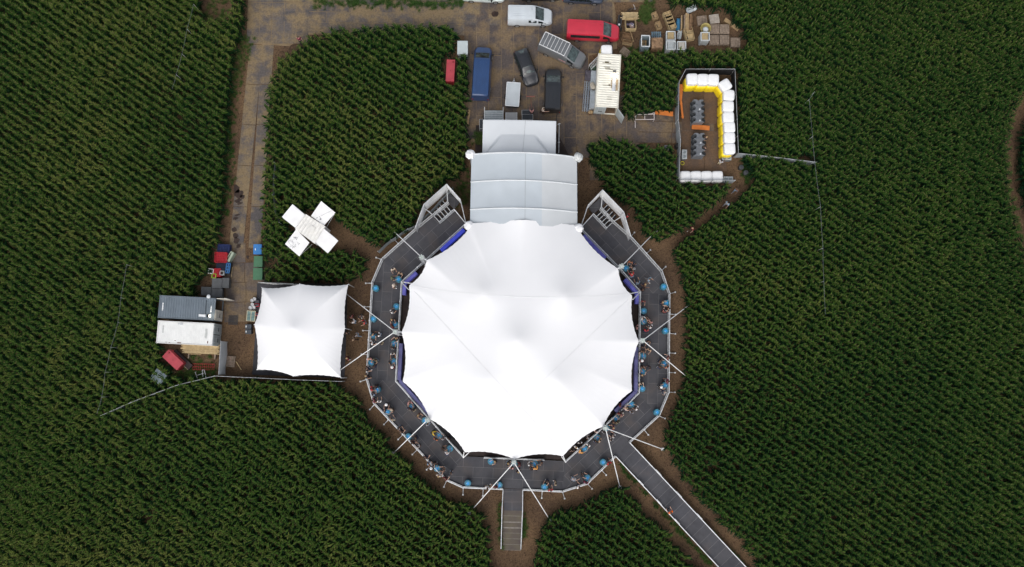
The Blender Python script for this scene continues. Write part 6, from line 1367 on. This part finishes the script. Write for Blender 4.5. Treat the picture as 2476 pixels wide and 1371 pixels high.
D = '''949,649,cream,h;968.6,659,tan,h;945.8,672,olive,h,,olive;951,690,pale pink,s,,cream;945,754,white,h,0;946.7,772,dark,h;946.7,789,dark red,h;917,809,white,h;902,804,black,l;899,828,white,b,0;921,829,dark,s;963,815,dark,l;948,842,dark,h;949.4,854,light grey,h,0
893,866.7,pink,h;908.6,870,olive,h;888,891.5,black,b;904,886,dark,h;887,909,black,b;940.7,878,dark,h;948.7,890,dark red,h,,white;896,939.6,red,h;908.6,931.6,dark,l;901,955,blue grey,h;903.5,968,maroon,b;916.6,971.7,white,h,0;934.8,976.8,dark,h,,white;926,991.4,dark,l;948.7,990.7,dark brown,h,,beige;989.5,969.5,pink,l,1;988.8,990,navy,h;999.7,992,dark,h;1010,1003.8,brown,h;949.4,1016,grey,h
964.4,1033,black,h;969,1043.4,dark,b;1006,1058.6,dark,h;997.6,1070,dark brown,b;1011.8,1080.4,light grey,h,0;1034.6,1025.4,grey,s,0;1045,1045.3,yellow,l,0;1052.6,1063.4,rust,h;1073.4,1060.5,grey,h,0;1083.9,1060.5,dark,s;1068.7,1086,dark,h;1080,1099.4,light grey,l,3;1028.9,1106,dark,b;1035.5,1119.3,blue grey,h;1043,1130.7,black,b,,white;1074.4,1135.4,brown,h;1089.6,1144,black,s;1061,1149.6,cream,b,2;1076.3,1157,dark red,b;1050.7,1120,dark,h
1197.6,1115,dark brown,h;1227.4,1120,black,h;1235.9,1133,pink,h;1257,1123.5,dark red,h;1254,1141.6,dark,s;1278.3,1121.4,white,h,0;1282.6,1134,dark,h;1298.5,1135.2,orange,l;1311.2,1119.3,dark,h;1179.6,1178.7,white,b,0;1197.6,1177.6,dark red,b;1324,1163.8,black,h;1344,1169,khaki,s;1331.4,1184.5,red,b;1382.3,1160.7,blue grey,l,,grey;1399.3,1176.6,white,b,0;1407.8,1148,black,h;1416.3,1168,maroon,h
1401.4,1094.5,orange,l;1423.8,1075.4,white,h,0;1441.5,1069.7,black,h;1452,1065,tan,h;1460.7,1045.7,dark,h;1478.4,1065.7,grey,h,0;1485.6,1055.3,light grey,h;1484.8,1034.4,dark red,h;1485.6,1023,brown,h;1494.4,1022.4,olive,h;1472.8,1119.5,red,b
1507,997,dark,h,3;1500,1000.5,dark red,h;1508.8,987.4,pale pink,l,2;1527,997,grey,s;1542,987.4,white,h,0;1550.8,926,beige,h;1597,936.6,black,h,,white;1606.8,948,grey,b,3;1613.8,922,maroon,b
1559,688,brown,h;1557,700,dark brown,h;1543.5,683,blue grey,h;1556,727,dark red,h;1601.4,731,dark brown,h,2;1616,746,dark brown,b;1606.4,753,dark red,h;1553,764.7,white,l,0;1565,764.7,black,h;1573.9,776.5,pink,s;1575.8,790,white,h,0;1563,799,red,h;1568,823.8,dark brown,h;1554,837.6,dark,h;1571,844.5,tan,h;1552,848,dark brown,h;1552,874,dark red,h,,white;1553,886.8,brown,h;1572,886.8,black,h;1615,865,dark red,b;1596.5,874,black,h;1614,888,rust,h;1596.5,888.8,dark,h;1552,908.5,dark,h
1525.5,632,rust,h;1536,638.4,navy,s;1535,650,black,h,,grey;1529.7,666,red,l;1570,674.3,light blue,w'''
PE = []
for part in D.replace('\n', ';').split(';'):
    f = part.split(','); PE.append((float(f[0]), float(f[1]), f[2], f[3], int(f[4]) if len(f) > 4 and f[4] else None, f[5] if len(f) > 5 else None))
pw = [where(x, y, 2.5) for x, y, *_ in PE]
pn = number([(p[0], p[1], p[2], p[5], SN[w[0]], w[1]) for p, w in zip(PE, pw)], lambda i: (i[2], i[3], i[4], i[5]), 'so dressed ')
for i, ((x, y, c, po, hr, cap), (s, r, dd)) in enumerate(zip(PE, pw)):
    P2 = Vector(W2(x, y, ZD+1.5)); q = min(BP_, key=lambda b: (b-P2).length); dv = q-P2
    if po == 'b':     # back to the nearest rail
        dv = Vector((cc.x, cc.y))-P2 if r == 'outer rail' else P2-Vector((cc.x, cc.y))
    elif dv.length > 2.2 or po == 's': a = R.uniform(0, 6.28); dv = Vector((math.cos(a), math.sin(a)))
    elif dv.length < .42 and dv.length > 1e-3:      # keep clear of the drum
        x, y = x, y
    rz = math.atan2(dv.y, dv.x)-math.pi/2+R.uniform(-.35, .35)
    cp = f'{cap} capped ' if cap else ''
    person(x, y, ZD, c, po, rz, f'{cp}person in {c} top at {r}, {SN[s]}{pn[i]}', 'people drinking on the walkway', hr, None, cap)
INS = [(1384, 1089, 'dark'), (1393.5, 1081.5, 'white'), (1402.5, 1070, 'light grey'), (1423, 1056, 'grey'), (1441, 1042.5, 'pale pink'), (1500, 979.5, 'dark red'), (1541, 790, 'pink')]
for k, (x, y, c) in enumerate(INS):
    person(x, y, ZD-.12, c, 's', R.uniform(0, 6.28), f'person in {c} top half hidden under the {"right" if k > 5 else "lower right"} edge of the big tent', 'people under the tent edge')
GP_ = [(849, 765, 'dark red', 's', .6, 'person in dark red top, topmost left of the group between the tents'), (854.6, 777, 'white', 'h', 1.2, 'person in white top in the group of four between the tents'), (870, 763, 'black', 'h', 3.6, 'person in black top, upper right of the group between the tents'), (880, 778, 'red', 'h', 2.0, 'person in red top beside the walkway brace, right of the white topped person'), (862, 809, 'grey', 'w', 1.4, 'person in grey top with stretched arm on the chips between the tents'), (853.7, 819, 'tan', 'w', 1.7, 'person in tan top walking on the chips below the grey topped person'), (835.5, 806, 'brown', 's', 0, 'person in brown top under the right edge of the square tent'), (839.5, 866, 'dark red', 's', 2.2, 'lone person in dark red top by the lower right of the square tent'),
       (1784, 456, 'brown', 'w', 2.5, 'person in brown top walking on the path right of the pen'), (1761, 490, 'light blue', 'w', 2.4, 'person in light blue top walking down the dark path'), (1676, 551, 'dark red', 'w', 2.3, 'person in dark red top on the lower end of the dark path'), (1708.5, 332, 'black', 's', 1.57, 'person in black top at the third urinal block'), (1706.5, 357.5, 'dark', 's', 1.57, 'person in dark top at the lowest urinal block'), (1744, 390, 'light grey', 'h', -.6, 'person in light grey top walking up to the basin in the pen'),
       (1286, 269, 'pink', 'r', .1, 'person in pinkish grey top pulling a broom by the flight cases'), (1311, 264.5, 'cream', 'r', -1.5, 'person in cream top standing at the rear of the black van'), (722, 92, 'maroon', 'w', .5, 'person in maroon top walking at the bend of the track'), (1622.5, 1240, 'bright orange', 'h', .5, 'guard in bright orange vest leaning by the left rail of the ramp'), (1519, 521, 'red', 's', 1, 'person in red top half hidden behind the right stair tower')]
for x, y, c, po, rz, lab in GP_:
    z = 0
    if 'ramp' in lab: z = .72
    elif 1640 < x < 1750 and y < 400 or 1130 < x < 1330 and y < 300 or x == 722: z = .04
    if x == 1519: z = 0
    person(x, y, z, c, po, rz, lab, 'people on the ground' if z < .5 else None)
t = thing('broom', 'long red handled yard broom held by the person at the flight cases', 'broom', W(1284, 240)); o_ = t.location
MB().tube([W(1285, 262, 1.05), W(1283.5, 234, .12)], .025, 6).build('handle', mat('dull_red_wood', (.25, .10, .08), .7), t, off=o_)
MB().bar(W(1272, 233, .09), W(1293.5, 233.5, .09), .1, .12).build('head', mat('dull_red_wood', (.25, .10, .08)), t, off=o_)
